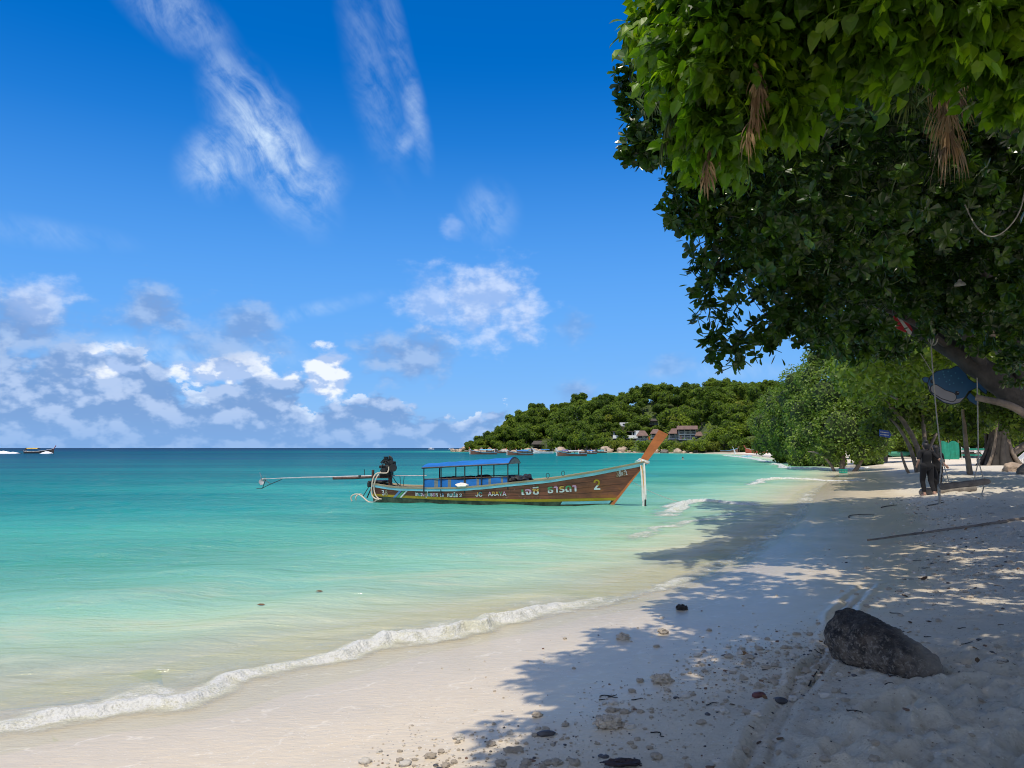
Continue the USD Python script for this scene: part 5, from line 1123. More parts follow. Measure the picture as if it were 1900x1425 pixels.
hoop = np.stack([np.full(15, X1 + .02), yy * .82, roofz(X1, yy, -.035)], 1); base = hoop.copy(); base[:, 2] = Z1 - .04
obj('canopy_end', gridmesh(np.stack([hoop, base], 1)), TARPG, roof)
# side curtain between the posts, in blue and grey cloths
xa, xb_ = bl(787, 890, -.8)[0], bl(941, 885, -.8)[0]; rng = np.random.default_rng(8); x = xa; k = 0
def ctop(x): return sheer(x) + np.interp(x, [xa, xb_], [.265, .185])
while x < xb_ - .02:
    w = rng.uniform(.28, .42) if k % 2 == 0 else rng.uniform(.05, .12); x2 = min(x + w, xb_); q = np.linspace(x, x2, 4); yv = -.775 + .012 * np.sin(q * 9)
    for sd in (1, -1) if k % 2 == 0 else (1,):
        obj('side_curtain', gridmesh(np.stack([np.stack([q, sd * yv, sheer(q) - .03], 1), np.stack([q, sd * yv, ctop(q)], 1)], 1)), TARP if k % 2 == 0 else TARPG, boat)
    x = x2; k += 1
for sd in (-1, 1): obj('curtain_rail', tube([(xa, sd * .78, ctop(xa)), (xb_, sd * .78, ctop(xb_))], .016, 6), RUST, boat)
q = np.linspace(xa + .15, xb_ - .1, 9)
for k, xx in enumerate(q): obj('seat', box(.26, 1.30, .06, (xx, 0, sheer(xx) + .16), .015), DARKIN, boat); 
for k in range(12):
    xx = rng.uniform(xa + .2, xb_ - .1); obj('life_jacket', moved(lump(.10, 80 + k, 2, .4, 1.4, (1.5, 1.2, .7)), (xx, rng.uniform(-.55, .4), sheer(xx) + .25)), [RUST, BLACK, DARKIN][k % 3], boat)
obj('luggage_pile', [moved(lump(.17, 90 + k, 2, .6, 1.8, (1.0, 1.4, .75)), (xb_ + .06 + .16 * (k % 3), -.5 + .2 * k, sheer(xb_) + .06 + .03 * (k % 2))) for k in range(6)], BLACK, boat)
c = bl(857, 900.5, -.86); obj('towel', moved(lump(.13, 5, 3, .5, 1.3, (1.6, .7, .55)), (c[0], -.84, c[1])), CLOTH, boat)
for u, v in ((1016, 882.5), (1044.5, 878.5)):
    c = bl(u, v, -.62); a = np.linspace(0, 2 * PI, 15); obj('cleat_ring', tube(np.stack([c[0] + .05 * np.cos(a), np.full(15, -.60), c[1] + .075 * np.sin(a)], 1), .009, 5, False), STEEL, boat)
# engine on its pivot, the long shaft and its screw
def e3(u, v, y=0.0):
    x, z = bl(u, v, y); return np.array([x, y, z])
eng = [box(.30, .36, .24, e3(719, 870), .03), box(.40, .30, .16, e3(717, 879), .03), box(.20, .30, .14, e3(722, 860), .02), box(.26, .2, .10, e3(712, 866, -.08), .02), box(.10, .14, .22, e3(731, 862, .05), .02)]
block = obj('engine_block', eng, ENGINE, boat)
rng = np.random.default_rng(44)
obj('cylinder_head', [cyl(.05, .12, e3(713 + 4 * i, 856), 10) for i in range(4)] + [cyl(.07, .1, e3(716, 850), 10), box(.07, .1, .12, e3(723, 851), .01)], ENGINE, block)
obj('flywheel', [cyl(.13, .06, e3(729, 868, -.2), 16, 'y'), cyl(.10, .05, e3(711, 874, -.2), 14, 'y'), cyl(.07, .06, e3(726, 857, -.18), 12, 'y')], BLACK, block)
for k in range(14):
    a = e3(rng.uniform(704, 734), rng.uniform(850, 880), rng.uniform(-.22, .2)); b = e3(rng.uniform(704, 734), rng.uniform(852, 882), rng.uniform(-.24, .2))
    obj('engine_pipe', tube(bez(a, (a + b) / 2 + rng.normal(0, .07, 3), b, n=9), rng.uniform(.008, .018), 5), [ENGINE, BLACK, STEEL][k % 3], block)
obj('exhaust', tube(bez(e3(726, 862, -.1), e3(727, 850, -.1), e3(721.5, 846, -.1), n=8), .028, 7), STEEL, block)
obj('engine_mount', [box(.62, .14, .08, e3(711, 885), .01), box(.10, .12, .36, e3(724, 891), .01), box(.06, .1, .5, e3(692, 886), .01)], RUST, boat)
obj('tail_beam', tube(np.stack([e3(618, 887.5), e3(655, 886.8), e3(692, 885)]), .045, 7), RUST, boat)
shaft = obj('propeller_shaft', tube(np.stack([e3(489, 888.6), e3(560, 886), e3(618, 885), e3(690, 883)]), [.014, .022, .026, .03], 7), ALU, boat)
obj('shaft_collar', [box(.09, .09, .10, e3(668, 884.5), .01), cyl(.012, .22, e3(676.5, 877), 6)], STEEL, shaft)
obj('steering_handle', tube(np.stack([e3(722, 882.6), e3(792, 882.4)]), .017, 7), ALU, boat)
obj('handle_stay', [tube(np.stack([e3(u0, 884), e3(u1, 903)]), .010, 5) for u0, u1 in ((742, 744), (750, 748))] + [tube(bez(e3(730, 886), e3(737, 897), e3(752, 904), n=8), .014, 5), tube(bez(e3(716, 890), e3(720, 896), e3(728, 893), n=8), .008, 5)], BLACK, boat)
bld = []
for k in range(3):
    V, F = OVAL; m = trimesh.Trimesh(V * [.26, .34, .3], F, process=False); m = trimesh.util.concatenate([m, moved(m, (0, 0, .006))]); m = rotm(m, .5, [1, 0, 0]); m = rotm(m, PI / 2 * 0 + k * 2 * PI / 3 + 1.4, [0, 0, 1]); m = rotm(m, PI / 2 - .2, [0, 1, 0]); bld.append(m)
prop = obj('propeller', [moved(m, e3(486, 889)) for m in bld] + [cyl(.03, .10, e3(487, 889), 8, 'x')], ALU, shaft)
obj('skeg', [tube(np.stack([e3(523, 889.5), e3(500, 899), e3(486, 906)]), .012, 5), tube(np.stack([e3(493, 890), e3(487, 906)]), .012, 5), tube(np.stack([e3(476, 906), e3(487, 906)]), .012, 5), tube(np.stack([e3(492, 890.5), e3(502, 897.5)]), .010, 5)], STEEL, shaft)
obj('hose', tube(bez(e3(721, 866, -.25), e3(716, 878, -.3), e3(700, 878, -.45), e3(690, 900, -.55), e3(690, 918, -.55), e3(704, 927, -.6), n=26), .022, 7), HOSE, boat)
obj('hose', tube(bez(e3(706, 876, -.35), e3(697, 890, -.5), e3(694, 908, -.5), e3(700, 923, -.55), e3(708, 926, -.6), n=22), .020, 7), HOSE, boat)
obj('hose', tube(bez(e3(653, 930, -.2), e3(653, 920, -.2), e3(660, 917, -.2), e3(675, 924, -.3), e3(700, 927, -.5), n=20), .022, 7), HOSE, boat)
obj('hose', tube(bez(e3(672, 923, .1), e3(670, 917, .1), e3(662, 920, 0), e3(661, 928, 0), n=14), .020, 7), HOSE, boat)
obj('rudder_stay', [tube(np.stack([e3(685, 902), e3(674, 920)]), .014, 5), tube(np.stack([e3(690, 903), e3(681, 924)]), .022, 5), tube(np.stack([e3(652, 933), e3(760, 931)]), .02, 5)], STEEL, boat)
# mooring line to the beach
a = np.array(B0 + _bx * bl(1172, 893)[0] + [0, 0, bl(1172, 893)[1]]); b = on(1283, 936, .02)
r_ = obj('mooring_rope', tube(bez(a, (a + b) / 2 - [0, 0, .10], b, n=16), .008, 5), ALU, None, 'thin mooring rope running from the wooden bow down into the surf', 'rope')
# ================================================================== other boats
PAINTS = {n: plain(f'{n}_boat_look', c, .6, .2, 1.2, 0) for n, c in dict(brown=(.16, .08, .05), red=(.36, .075, .04), white=(.72, .71, .68), blue=(.03, .16, .42), light_blue=(.12, .40, .62), teal=(.06, .36, .40), purple=(.16, .12, .42), yellow=(.72, .44, .05), grey=(.45, .45, .45), orange=(.55, .16, .05), green=(.05, .26, .16), dark=(.05, .04, .035)).items()}
def small_longtail(name, label, u0, u1, v, canopy, face=-1, hull='brown', prow='orange', D=None, canopy_at=(-.12, .28), engine=True, ribbon=True, cat='boat', z0=0.0, group=None, yaw=0.0):
    D = D or (EYE[2] - z0) * FPX / (v - 831); L = (u1 - u0) / FPX * D * .93; p = at((u0 + u1) / 2, v, D); p[2] = z0
    t = thing(name, label, cat, p, (0 if face > 0 else PI) + yaw, group); h = L * .055 + .12; B = .85 * L / 9
    s_ = np.linspace(0, 1, 22); x = (s_ - .5) * L * .93; w = B * np.interp(s_, [0, .12, .4, .65, .85, 1], [.55, .8, 1, .85, .45, .04]); zt = h * np.interp(s_, [0, .1, .35, .6, .85, 1], [1.15, 1.0, .95, 1.15, 1.75, 2.3])
    rows = [np.stack([x, -w, zt], 1), np.stack([x, -w * .9, zt * .5], 1), np.stack([x, -w * .6, 0 * x - .15], 1), np.stack([x, w * .6, 0 * x - .15], 1), np.stack([x, w * .9, zt * .5], 1), np.stack([x, w, zt], 1)]
    obj('hull', gridmesh(np.stack(rows, 1)), PAINTS[hull], t, smooth=40)
    obj('deck', gridmesh(np.stack([np.stack([x, -w * .95, zt - .12], 1), np.stack([x, w * .95, zt - .12], 1)], 1)), PAINTS['dark'], t)
    for sd in (-1, 1): obj('gunwale', tube(np.stack([x, sd * w * 1.01, zt], 1), .045 * L / 8, 5), PAINTS['light_blue' if hull == 'brown' else 'white'], t)
    a = np.array([x[-1], 0, zt[-1]]); obj('prow_post', tube(np.stack([a - [.35, 0, .5], a, a + [L * .055, 0, L * .095]]), [.09, .10, .13], 6), PAINTS[prow], t)
    if ribbon: obj('ribbon', [cyl(.15, .3, a + [.05, 0, .1], 8), box(.14, .14, zt[-1] * .9, a + [.12, 0, -zt[-1] * .5])], PAINTS['white'], t)
    if canopy:
        cx0, cx1 = -canopy_at[1] * L, -canopy_at[0] * L; cx0, cx1 = min(cx0, cx1), max(cx0, cx1); cz = h + L * .085; q = np.linspace(-1, 1, 9)
        X, Y = np.meshgrid(np.linspace(cx0, cx1, 6), q, indexing='ij'); Z = cz + .22 * (1 - Y ** 2)
        tp = np.stack([X, Y * B * .95, Z], -1); obj('canopy', gridmesh(np.concatenate([tp, (tp - [0, 0, .05])[:, ::-1], tp[:, :1]], 1)), PAINTS[canopy], t)
        for xx in np.linspace(cx0 + .1, cx1 - .1, 3):
            for sd in (-1, 1): obj('post', cyl(.035, cz - h * .7, (xx, sd * B * .88, (cz + h * .7) / 2), 6), PAINTS['dark'], t)
    if engine:
        obj('engine', [box(.5, .45, .5, (-L * .43, 0, h + .55), .06), box(.3, .3, .3, (-L * .42, 0, h + .95), .05)], PAINTS['dark'], t); obj('shaft', tube([(-L * .43, 0, h + .4), (-L * .62, 0, h + .15)], .04, 5), PAINTS['dark'], t)
    return t
small_longtail('longtail_boat', 'longtail boat with a pale blue canopy, leftmost of the moored boats under the headland', 869, 926, 843, 'light_blue')
small_longtail('longtail_boat', 'grey-canopied longtail boat half hidden behind the leftmost moored boat', 916, 950, 840.8, 'grey')
small_longtail('longtail_boat', 'longtail boat with a deep blue canopy, second large one among the moored boats', 938, 993, 844.6, 'blue')
small_longtail('longtail_boat', 'teal-canopied longtail boat behind the deep blue canopied one', 956, 990, 840.2, 'teal')
small_longtail('longtail_boat', 'low dark longtail boat with a grey canopy, nearest of the moored boats', 1030, 1093, 846.2, 'grey', hull='brown', prow='white')
small_longtail('longtail_boat', 'longtail boat with a purple canopy in the middle of the moored boats', 1030, 1062, 840.4, 'purple')
small_longtail('longtail_boat', 'longtail boat with a blue canopy right of the purple-canopied one', 1072, 1110, 842.4, 'blue')
small_longtail('longtail_boat', 'small longtail boat with a teal canopy, rightmost of the moored boats', 1096, 1128, 840.6, 'teal')
small_longtail('longtail_boat', 'longtail boat with an orange prow and blue cover just left of the white motor boat', 966, 1000, 839.4, 'blue', engine=False)
small_longtail('longtail_boat', 'far longtail boat with a white cover tight under the rocks', 900, 930, 839.2, 'white', engine=False)
t = small_longtail('motor_boat', 'white motor boat with a blue top among the moored longtails', 986, 1030, 841.0, 'blue', face=-1, hull='white', prow='white', ribbon=False)
t = small_longtail('longtail_boat', 'longtail boat under a yellow canopy motoring right across the open sea', 41, 104, 841.2, 'yellow', face=1, hull='dark', prow='red', canopy_at=(.02, .36), ribbon=False)
small_longtail('longtail_boat', 'beached longtail boat with a red hull and long prow on the far sand', 1380, 1428, 840, None, -1, 'red', 'red', 150, engine=False, ribbon=False, z0=.9)
small_longtail('longtail_boat', 'weathered wooden boat hull on the far sand left of the white flag', 1334, 1372, 840.5, None, 1, 'brown', 'brown', 175, engine=False, ribbon=False, z0=.85)
for lab, u, v, w in (('tiny white motor boat on the horizon, left one of two', 800, 833.6, 11), ('tiny white motor boat on the horizon nearest the headland tip', 835, 833.6, 7)):
    D = 900; p = at(u, v, D); p[2] = 0; L = w / FPX * D; t = thing('motor_boat', lab, 'boat', p)
    s_ = np.linspace(0, 1, 10); x = (s_ - .5) * L; y = L * .15 * np.interp(s_, [0, .5, 1], [.9, 1, .05]); zt = L * .13 + 0 * x
    obj('hull', gridmesh(np.stack([np.stack([x, -y, zt], 1), np.stack([x, -y * .7, 0 * x - .2], 1), np.stack([x, y * .7, 0 * x - .2], 1), np.stack([x, y, zt], 1), np.stack([x, -y, zt], 1)], 1)), PAINTS['white'], t)
    obj('cabin', box(L * .4, L * .2, L * .16, (-L * .05, 0, L * .2), L * .03), PAINTS['white'], t)
# white water of the passing boat
g = NG(); WAKE = g.make('wake_look', surface=g.bsdf(base_color=(.82, .83, .84), roughness=.6))
def wake(label, u0, u1, v, h, seed):
    D = 240; a, b = at(u0, v, D), at(u1, v, D); n = 60; q = np.linspace(0, 1, n); out = []
    for k in range(3):
        x = a[0] + (b[0] - a[0]) * q; env = np.sin(PI * np.clip(q, .02, .98)) ** .6; zt = h * env * (.4 + 1.0 * fbm(np.stack([x * .6, 0 * x, 0 * x + seed + k], 1), 3, seed)); y = a[1] + k * .8 - 1 + 0 * x
        out.append(gridmesh(np.stack([np.stack([x, y - .9, 0 * x - .02], 1), np.stack([x, y, zt], 1), np.stack([x, y + .9, 0 * x - .02], 1)], 1)))
    obj('foam', out, WAKE, None, label, 'foam', kind='stuff', smooth=True)
wake('white wake trailing behind the yellow-canopied boat at the left edge', -60, 36, 840.8, .75, 3); wake('white bow splash of the yellow-canopied boat', 79, 96, 841.3, .6, 5)
# far beach things
p = at(1362, 838, 160); p[2] = gz(p[0], p[1]); t = thing('feather_flag', 'tall white feather flag on a pole before the far beached boats', 'flag', p)
obj('pole', tube(bez((0, 0, -.2), (0, 0, 1.4), (-.35, 0, 2.4), n=8), .03, 5), PAINTS['grey'], t)
q = np.linspace(0, 1, 9); obj('banner', gridmesh(np.stack([np.stack([-.35 * q ** 2, 0 * q, .7 + 1.7 * q], 1), np.stack([.42 - .62 * q ** 1.5 - .12 * q, .03 * np.sin(q * 7), .75 + 1.6 * q], 1)], 1)), PAINTS['white'], t)
def kayak(label, c, L, w, h, mat, yaw):
    t = thing('kayak', label, 'kayak', c, yaw); s_ = np.linspace(-1, 1, 17); k = np.clip(1 - np.abs(s_) ** 2.4, .01, 1); a = np.linspace(0, 2 * PI, 13)
    V = np.stack([np.stack([np.full(13, s * L / 2), w / 2 * kk * np.cos(a), h * .5 + .12 * h * abs(s) ** 3 * 2 + h / 2 * kk ** .6 * np.sin(a)], 1) for s, kk in zip(s_, k)])
    obj('hull', gridmesh(V[:, ::-1]), mat, t, smooth=50); obj('cockpit', cyl(w * .3, .04, (0, 0, h * 1.0), 14), PAINTS['dark'], t); return t
p = on(1386, 845.5, .15); kayak('blue kayak lying on the far sand at the water line', (p[0], p[1], gz(p[0], p[1]) - .05), 3.0, .7, .35, PAINTS['light_blue'], .5)
p = at(1662, 849, 92); kayak('green kayak lying under the many-stemmed tree', (p[0] + .4, p[1], gz(p[0], p[1]) + .25), 3.4, .8, .62, PAINTS['green'], .12)
p = on(1564.5, 876.5, .06); t = thing('crate', 'small green plastic crate standing at the water line', 'crate', (p[0], p[1], gz(p[0], p[1])), .2)
GREEN = plain('green_plastic_look', (.015, .30, .20), .5, .15, 3, 0); NETM = plain('green_netting_look', (.012, .26, .17), .7, .2, 3, .2)
for y in (-.16, .16): obj('side', [box(.42, .02, .07, (0, y, z)) for z in (.05, .15, .25)] + [box(.03, .024, .28, (x, y, .15)) for x in (-.19, 0, .19)], GREEN, t)
for x in (-.21, .21): obj('end', [box(.02, .32, .07, (x, 0, z)) for z in (.05, .15, .25)] + [box(.024, .03, .28, (x, y, .15)) for y in (-.14, .14)], GREEN, t)
obj('bottom', box(.40, .30, .02, (0, 0, .02)), GREEN, t)
p = on(1267, 852.5, 0); t = thing('person', 'swimmer whose head and shoulders show above the turquoise water off the far beach', 'person', (p[0], p[1], 0))
SKIN = plain('skin_look', (.34, .19, .13), .6, .1, 8, 0); HAIR = plain('hair_look', (.012, .010, .010), .6, .3, 30, .2)
def blend(bones, smooth_it=12, edge=.03):
    """one continuous surface over bones [(p, q, rp, rq)]"""
    M = None
    for a, b, ra, rb in bones:
        pts = np.vstack([trimesh.creation.icosphere(2, ra).vertices + a, trimesh.creation.icosphere(2, rb).vertices + b]); h = manifold3d.Manifold.hull_points(pts.astype(np.float32)); M = h if M is None else M + h
    M = M.refine_to_length(edge); o = M.to_mesh(); m = trimesh.Trimesh(o.vert_properties[:, :3], o.tri_verts); m.merge_vertices(); trimesh.smoothing.filter_taubin(m, iterations=smooth_it); return m
obj('body', blend([((0, 0, -.35), (0, 0, .02), .15, .13), ((-.17, 0, -.03), (.17, 0, -.03), .07, .07), ((0, 0, .02), (0, 0, .14), .06, .055), ((0, 0, .24), (0, .01, .29), .095, .10)]), SKIN, t, smooth=True)
obj('hair', ball(.115, (0, .02, .29), 2, (1, 1, 1.05)), HAIR, t, smooth=True)

# ================================================================== two people walking, arms round each other
DARKCLOTH = plain('dark_cloth_look', (.006, .006, .008), .9, .3, 14, .4, bscale=40); BLACKCLOTH = plain('black_cloth_look', (.0035, .0035, .005), .9, .3, 14, .4, bscale=40)
def walker(label, pos, yaw, H, arm_l, arm_r, stride, bun, top, trousers, bare=True):
    t = thing('person', label, 'person', pos, yaw, scale=(1.10, 1.08, 1.0)); k = H / 1.70; J = lambda x, y, z: np.array([x, y, z]) * k
    # y is the way they walk; x to their right
    hipL, hipR = J(-.09, 0, .88), J(.09, 0, .88); kneeL, kneeR = J(-.095, .10 * stride, .48), J(.085, -.02 * stride, .47); ankL, ankR = J(-.09, .02 * stride, .07), J(.08, -.20 * stride, .10)
    legs = [(hipL, kneeL, .085 * k, .056 * k), (kneeL, ankL, .054 * k, .036 * k), (hipR, kneeR, .085 * k, .056 * k), (kneeR, ankR, .054 * k, .036 * k)]
    feet = [(ankL, ankL + J(0, -.03, -.03), .036 * k, .034 * k), (ankL + J(0, 0, -.035), ankL + J(-.01, .15, -.045), .032 * k, .022 * k), (ankR, ankR + J(0, -.03, -.03), .036 * k, .034 * k), (ankR + J(0, 0, -.03), ankR + J(.01, .15, -.07), .032 * k, .022 * k)]
    torso = [(J(-.07, 0, .90), J(.07, 0, .90), .105 * k, .105 * k), (J(0, 0, .92), J(0, .01, 1.10), .12 * k, .105 * k), (J(0, .01, 1.10), J(0, 0, 1.30), .11 * k, .125 * k), (J(-.14, 0, 1.38), J(.14, 0, 1.38), .062 * k, .062 * k), (J(0, 0, 1.36), J(0, .02, 1.47), .06 * k, .052 * k)]
    head = [(J(0, .035, 1.55), J(0, .03, 1.61), .075 * k, .090 * k), (J(0, .07, 1.53), J(0, .06, 1.57), .05 * k, .06 * k), (J(0, .125, 1.56), J(0, .11, 1.60), .014 * k, .012 * k), (J(-.088, .03, 1.57), J(-.088, .03, 1.60), .014 * k, .016 * k), (J(.088, .03, 1.57), J(.088, .03, 1.60), .014 * k, .016 * k)]
    arms, hands, sleeves = [], [], []
    for sd, (el, wr) in ((-1, arm_l), (1, arm_r)):
        sh = J(sd * .175, 0, 1.37); el, wr = J(*el), J(*wr); arms += [(sh, el, .050 * k, .038 * k), (el, wr, .037 * k, .027 * k)]; sleeves += [(sh, sh + (el - sh) * .75, .062 * k, .054 * k)]
        d = (wr - el) / np.linalg.norm(wr - el); up = np.cross(d, [0, 0, 1.0]); up = up / (np.linalg.norm(up) + 1e-9); palm = wr + d * .075 * k
        hands += [(wr, palm, .024 * k, .030 * k)]
        n2 = np.cross(up, d)
        for f in range(4):
            b0 = palm + n2 * (f - 1.5) * .017 * k; l = [.062, .072, .068, .052][f] * k; hands += [(b0, b0 + d * l * .5 + up * .004, .0095 * k, .009 * k), (b0 + d * l * .5 + up * .004, b0 + d * l * .9 + up * .018 * k, .009 * k, .007 * k)]
        hands += [(wr + d * .02 + n2 * .02 * k, wr + d * .06 * k + n2 * .055 * k, .011 * k, .009 * k)]
    obj('body', blend(legs + feet + torso + head + arms + hands, 6, .022), SKIN, t, smooth=True)
    grow = lambda L, e: [(a, b, ra + e, rb + e) for a, b, ra, rb in L]
    obj('trousers', blend(grow(legs[:1] + legs[2:3], .018) + [(kneeL, kneeL + (ankL - kneeL) * .78, .072 * k, .058 * k), (kneeR, kneeR + (ankR - kneeR) * .78, .072 * k, .058 * k), (J(-.07, 0, .90), J(.07, 0, .90), .118 * k, .118 * k)], 8), trousers, t, smooth=True)
    obj('top', blend(grow(torso[1:4], .018) + [(J(-.07, 0, .94), J(.07, 0, .94), .118 * k, .118 * k)] + sleeves, 8), top, t, smooth=True)
    hr = [(J(0, .005, 1.60), J(0, .03, 1.64), .098 * k, .085 * k), (J(0, -.02, 1.52), J(0, -.02, 1.60), .062 * k, .085 * k)]
    hr += [(J(0, -.02, 1.70), J(0, -.03, 1.73), .052 * k, .05 * k)] if bun else [(J(0, -.055, 1.36), J(0, -.03, 1.55), .06 * k, .075 * k), (J(0, -.065, 1.20), J(0, -.055, 1.36), .035 * k, .06 * k)]
    obj('hair', blend(hr, 6), HAIR, t, smooth=True)
    if bare is not True: obj('bag', [box(.30 * k, .14 * k, .36 * k, J(.10, -.20, 1.12), .04)], BLACKCLOTH, t)
    return t
PD = 25.3; p1 = at(1722, 915, PD); p2 = at(1740, 912, PD + .25)
for p in (p1, p2): p[2] = gz(p[0], p[1]) - .012
walker('barefoot person in black with tied-up dark hair, walking away with an arm around a companion', p1, .0, 1.74, ((-.25, -.03, 1.12), (-.20, .16, .97)), ((.30, -.16, 1.14), (.42, -.20, .98)), 1.0, True, DARKCLOTH, BLACKCLOTH)
walker('long-haired person in black walking on the right, held around the back by the other', p2, .05, 1.62, ((-.27, -.06, 1.12), (-.36, -.15, .96)), ((.25, .03, 1.08), (.22, .17, .92)), -.9, False, BLACKCLOTH, DARKCLOTH)

# ================================================================== swing, boards and lamp under the leaning trunk
ROPE = plain('rope_look', (.34, .31, .26), .9, .25, 30, .5, bscale=90); SEATW = plain('driftwood_seat_look', (.15, .125, .10), .85, .4, 4, .8, bscale=18, dist=.02); GREYWOOD = plain('grey_driftwood_look', (.24, .21, .175), .9, .4, 4, .8, bscale=18, dist=.02)
SD = 16.7
def sp(u, v, d=SD): return at(u, v, d)
base = sp(1790, 900); t = thing('swing', 'driftwood log swing hanging on ropes from the leaning trunk', 'swing')
s0, s1 = sp(1741, 903.5), sp(1836, 892.5); q = bez(s0, (s0 + s1) / 2 + [0, .02, -.01], s1, n=16); m = tube(q, np.interp(np.linspace(0, 1, 16), [0, .05, .5, .95, 1], [.05, .075, .07, .066, .045]), 10); m.vertices += m.vertex_normals * ((fbm(m.vertices * 9, 3, 8) - .5) * .03)[:, None]
obj('seat', m, SEATW, t, smooth=60)
def rope(name, pts, r=.013, n=14): return obj(name, tube(bez(*pts, n=n), r, 6), ROPE, t)
rope('rope', [sp(1727, 630, 16.9), sp(1735, 740), sp(1747.5, 855)]); rope('rope', [sp(1747.5, 855), sp(1745, 880), sp(1742.5, 905)]); rope('rope', [sp(1748, 855), sp(1756, 878), sp(1762, 899)], .011); rope('rope', [sp(1748, 857), sp(1750, 885), sp(1754, 893), sp(1760, 903)], .009)
rope('rope_end', [sp(1742.5, 905), sp(1743, 920), sp(1743.5, 936)], .026)
rope('rope', [sp(1812.5, 668, 17.2), sp(1814, 760), sp(1815.5, 855)]); rope('rope', [sp(1815.5, 855), sp(1811, 875), sp(1806, 896)], .011); rope('rope', [sp(1815.5, 855), sp(1821, 875), sp(1826.5, 895)], .011); rope('rope_end', [sp(1822, 898), sp(1825, 905), sp(1823, 912), sp(1824, 922)], .012)
for u, v in ((1747.5, 855), (1815.5, 855), (1743, 905)): obj('knot', moved(lump(.034, 4, 2, .5, 2, (1, 1, 1.4)), sp(u, v)), ROPE, t)
c = sp(1728, 628, 16.95); a = np.linspace(0, 4 * PI, 40); obj('lashing', tube(np.stack([c[0] + .05 * np.sin(a * .5) + .01 * a / 6, c[1] + .16 * np.cos(a), c[2] + .17 * np.sin(a) + .02], 1), .014, 5), ROPE, t)
# whale board
WD = 17.6; c0 = at(1770, 720, WD)
def wp(pts): return [((x / 6.786 + 1620 - 1770) * WD / FPX, -(y / 6.786 + 580 - 720) * WD / FPX) for x, y in pts]
def slab(pts, th, y, sm=True, hole=None):
    P_ = Polygon(pts).buffer(0)
    if sm: P_ = P_.buffer(.02).buffer(-.035).buffer(.015)
    m = trimesh.util.concatenate([trimesh.creation.extrude_polygon(g, th, engine='earcut') for g in getattr(P_, 'geoms', [P_])]); v = m.vertices; m.vertices = np.stack([v[:, 0], y - v[:, 2], v[:, 1]], 1); m.invert(); return m
WBLUE = plain('board_shaded_blue_look', (.008, .075, .17), .6, .12, 3, .1); WWHITE = plain('board_shaded_white_look', (.22, .22, .24), .6, .1, 3, .1); WDOT = plain('board_dot_look', (.03, .17, .28), .6, .1, 3, 0); WBLACK = plain('board_black_look', (.006, .008, .014), .6, .2, 3, 0)  # blue and white darkened: the shade under the trunk is in the colour
t = thing('whale_board', 'blue cartoon whale cut-out board with a white belly hanging under the trunk', 'sign', c0, .0)
body = [(680, 890), (720, 800), (800, 735), (900, 708), (990, 700), (1055, 665), (1120, 690), (1170, 750), (1205, 830), (1280, 880), (1330, 870), (1400, 865), (1440, 900), (1432, 980), (1425, 1040), (1370, 1000), (1310, 945), (1195, 1000), (1150, 1070), (1080, 1140), (980, 1162), (880, 1140), (760, 1060), (700, 990)]
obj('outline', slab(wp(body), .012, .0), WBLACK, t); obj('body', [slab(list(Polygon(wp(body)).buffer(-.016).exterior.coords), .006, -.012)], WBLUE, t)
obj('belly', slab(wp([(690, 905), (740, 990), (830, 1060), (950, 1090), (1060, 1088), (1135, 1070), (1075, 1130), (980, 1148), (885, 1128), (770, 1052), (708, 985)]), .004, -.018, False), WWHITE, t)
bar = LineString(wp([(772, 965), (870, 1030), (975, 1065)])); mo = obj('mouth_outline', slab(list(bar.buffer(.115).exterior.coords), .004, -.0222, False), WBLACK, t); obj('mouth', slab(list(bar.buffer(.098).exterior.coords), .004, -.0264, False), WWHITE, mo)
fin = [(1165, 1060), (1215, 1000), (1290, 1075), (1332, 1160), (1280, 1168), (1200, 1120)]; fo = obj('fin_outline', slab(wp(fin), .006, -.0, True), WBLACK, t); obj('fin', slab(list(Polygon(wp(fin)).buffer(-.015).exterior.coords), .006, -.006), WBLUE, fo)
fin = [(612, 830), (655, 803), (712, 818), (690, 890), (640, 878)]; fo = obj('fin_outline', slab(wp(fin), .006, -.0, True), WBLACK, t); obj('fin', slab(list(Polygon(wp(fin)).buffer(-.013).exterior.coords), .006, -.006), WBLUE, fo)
for x, y in ((742, 868), (1050, 1015)):
    q = wp([(x, y)])[0]; ey = obj('eye', moved(cyl(.048, .004, (0, 0, 0), 16, 'y'), (q[0], -.0225, q[1])), WBLACK, t); obj('eye_glint', moved(cyl(.014, .004, (0, 0, 0), 10, 'y'), (q[0] + .014, -.0266, q[1] + .015)), WWHITE, ey)
for x, y in ((890, 780), (950, 740), (985, 795), (830, 830), (900, 810), (960, 850), (920, 870), (1010, 890), (1075, 830), (1120, 880), (960, 905), (885, 745), (1040, 760)):
    q = wp([(x, y)])[0]; obj('spot', moved(cyl(.018, .004, (0, 0, 0), 10, 'y'), (q[0], -.0205, q[1])), WDOT, t)
a = at(1731, 693, WD); obj('hanging_cord', tube(np.stack([at(1698, 640, 17.5), a]) - c0, .007, 5), ROPE, t); obj('hanging_cord', tube(np.stack([at(1813, 690, 17.5), at(1813, 720, WD)]) - c0, .007, 5), ROPE, t)
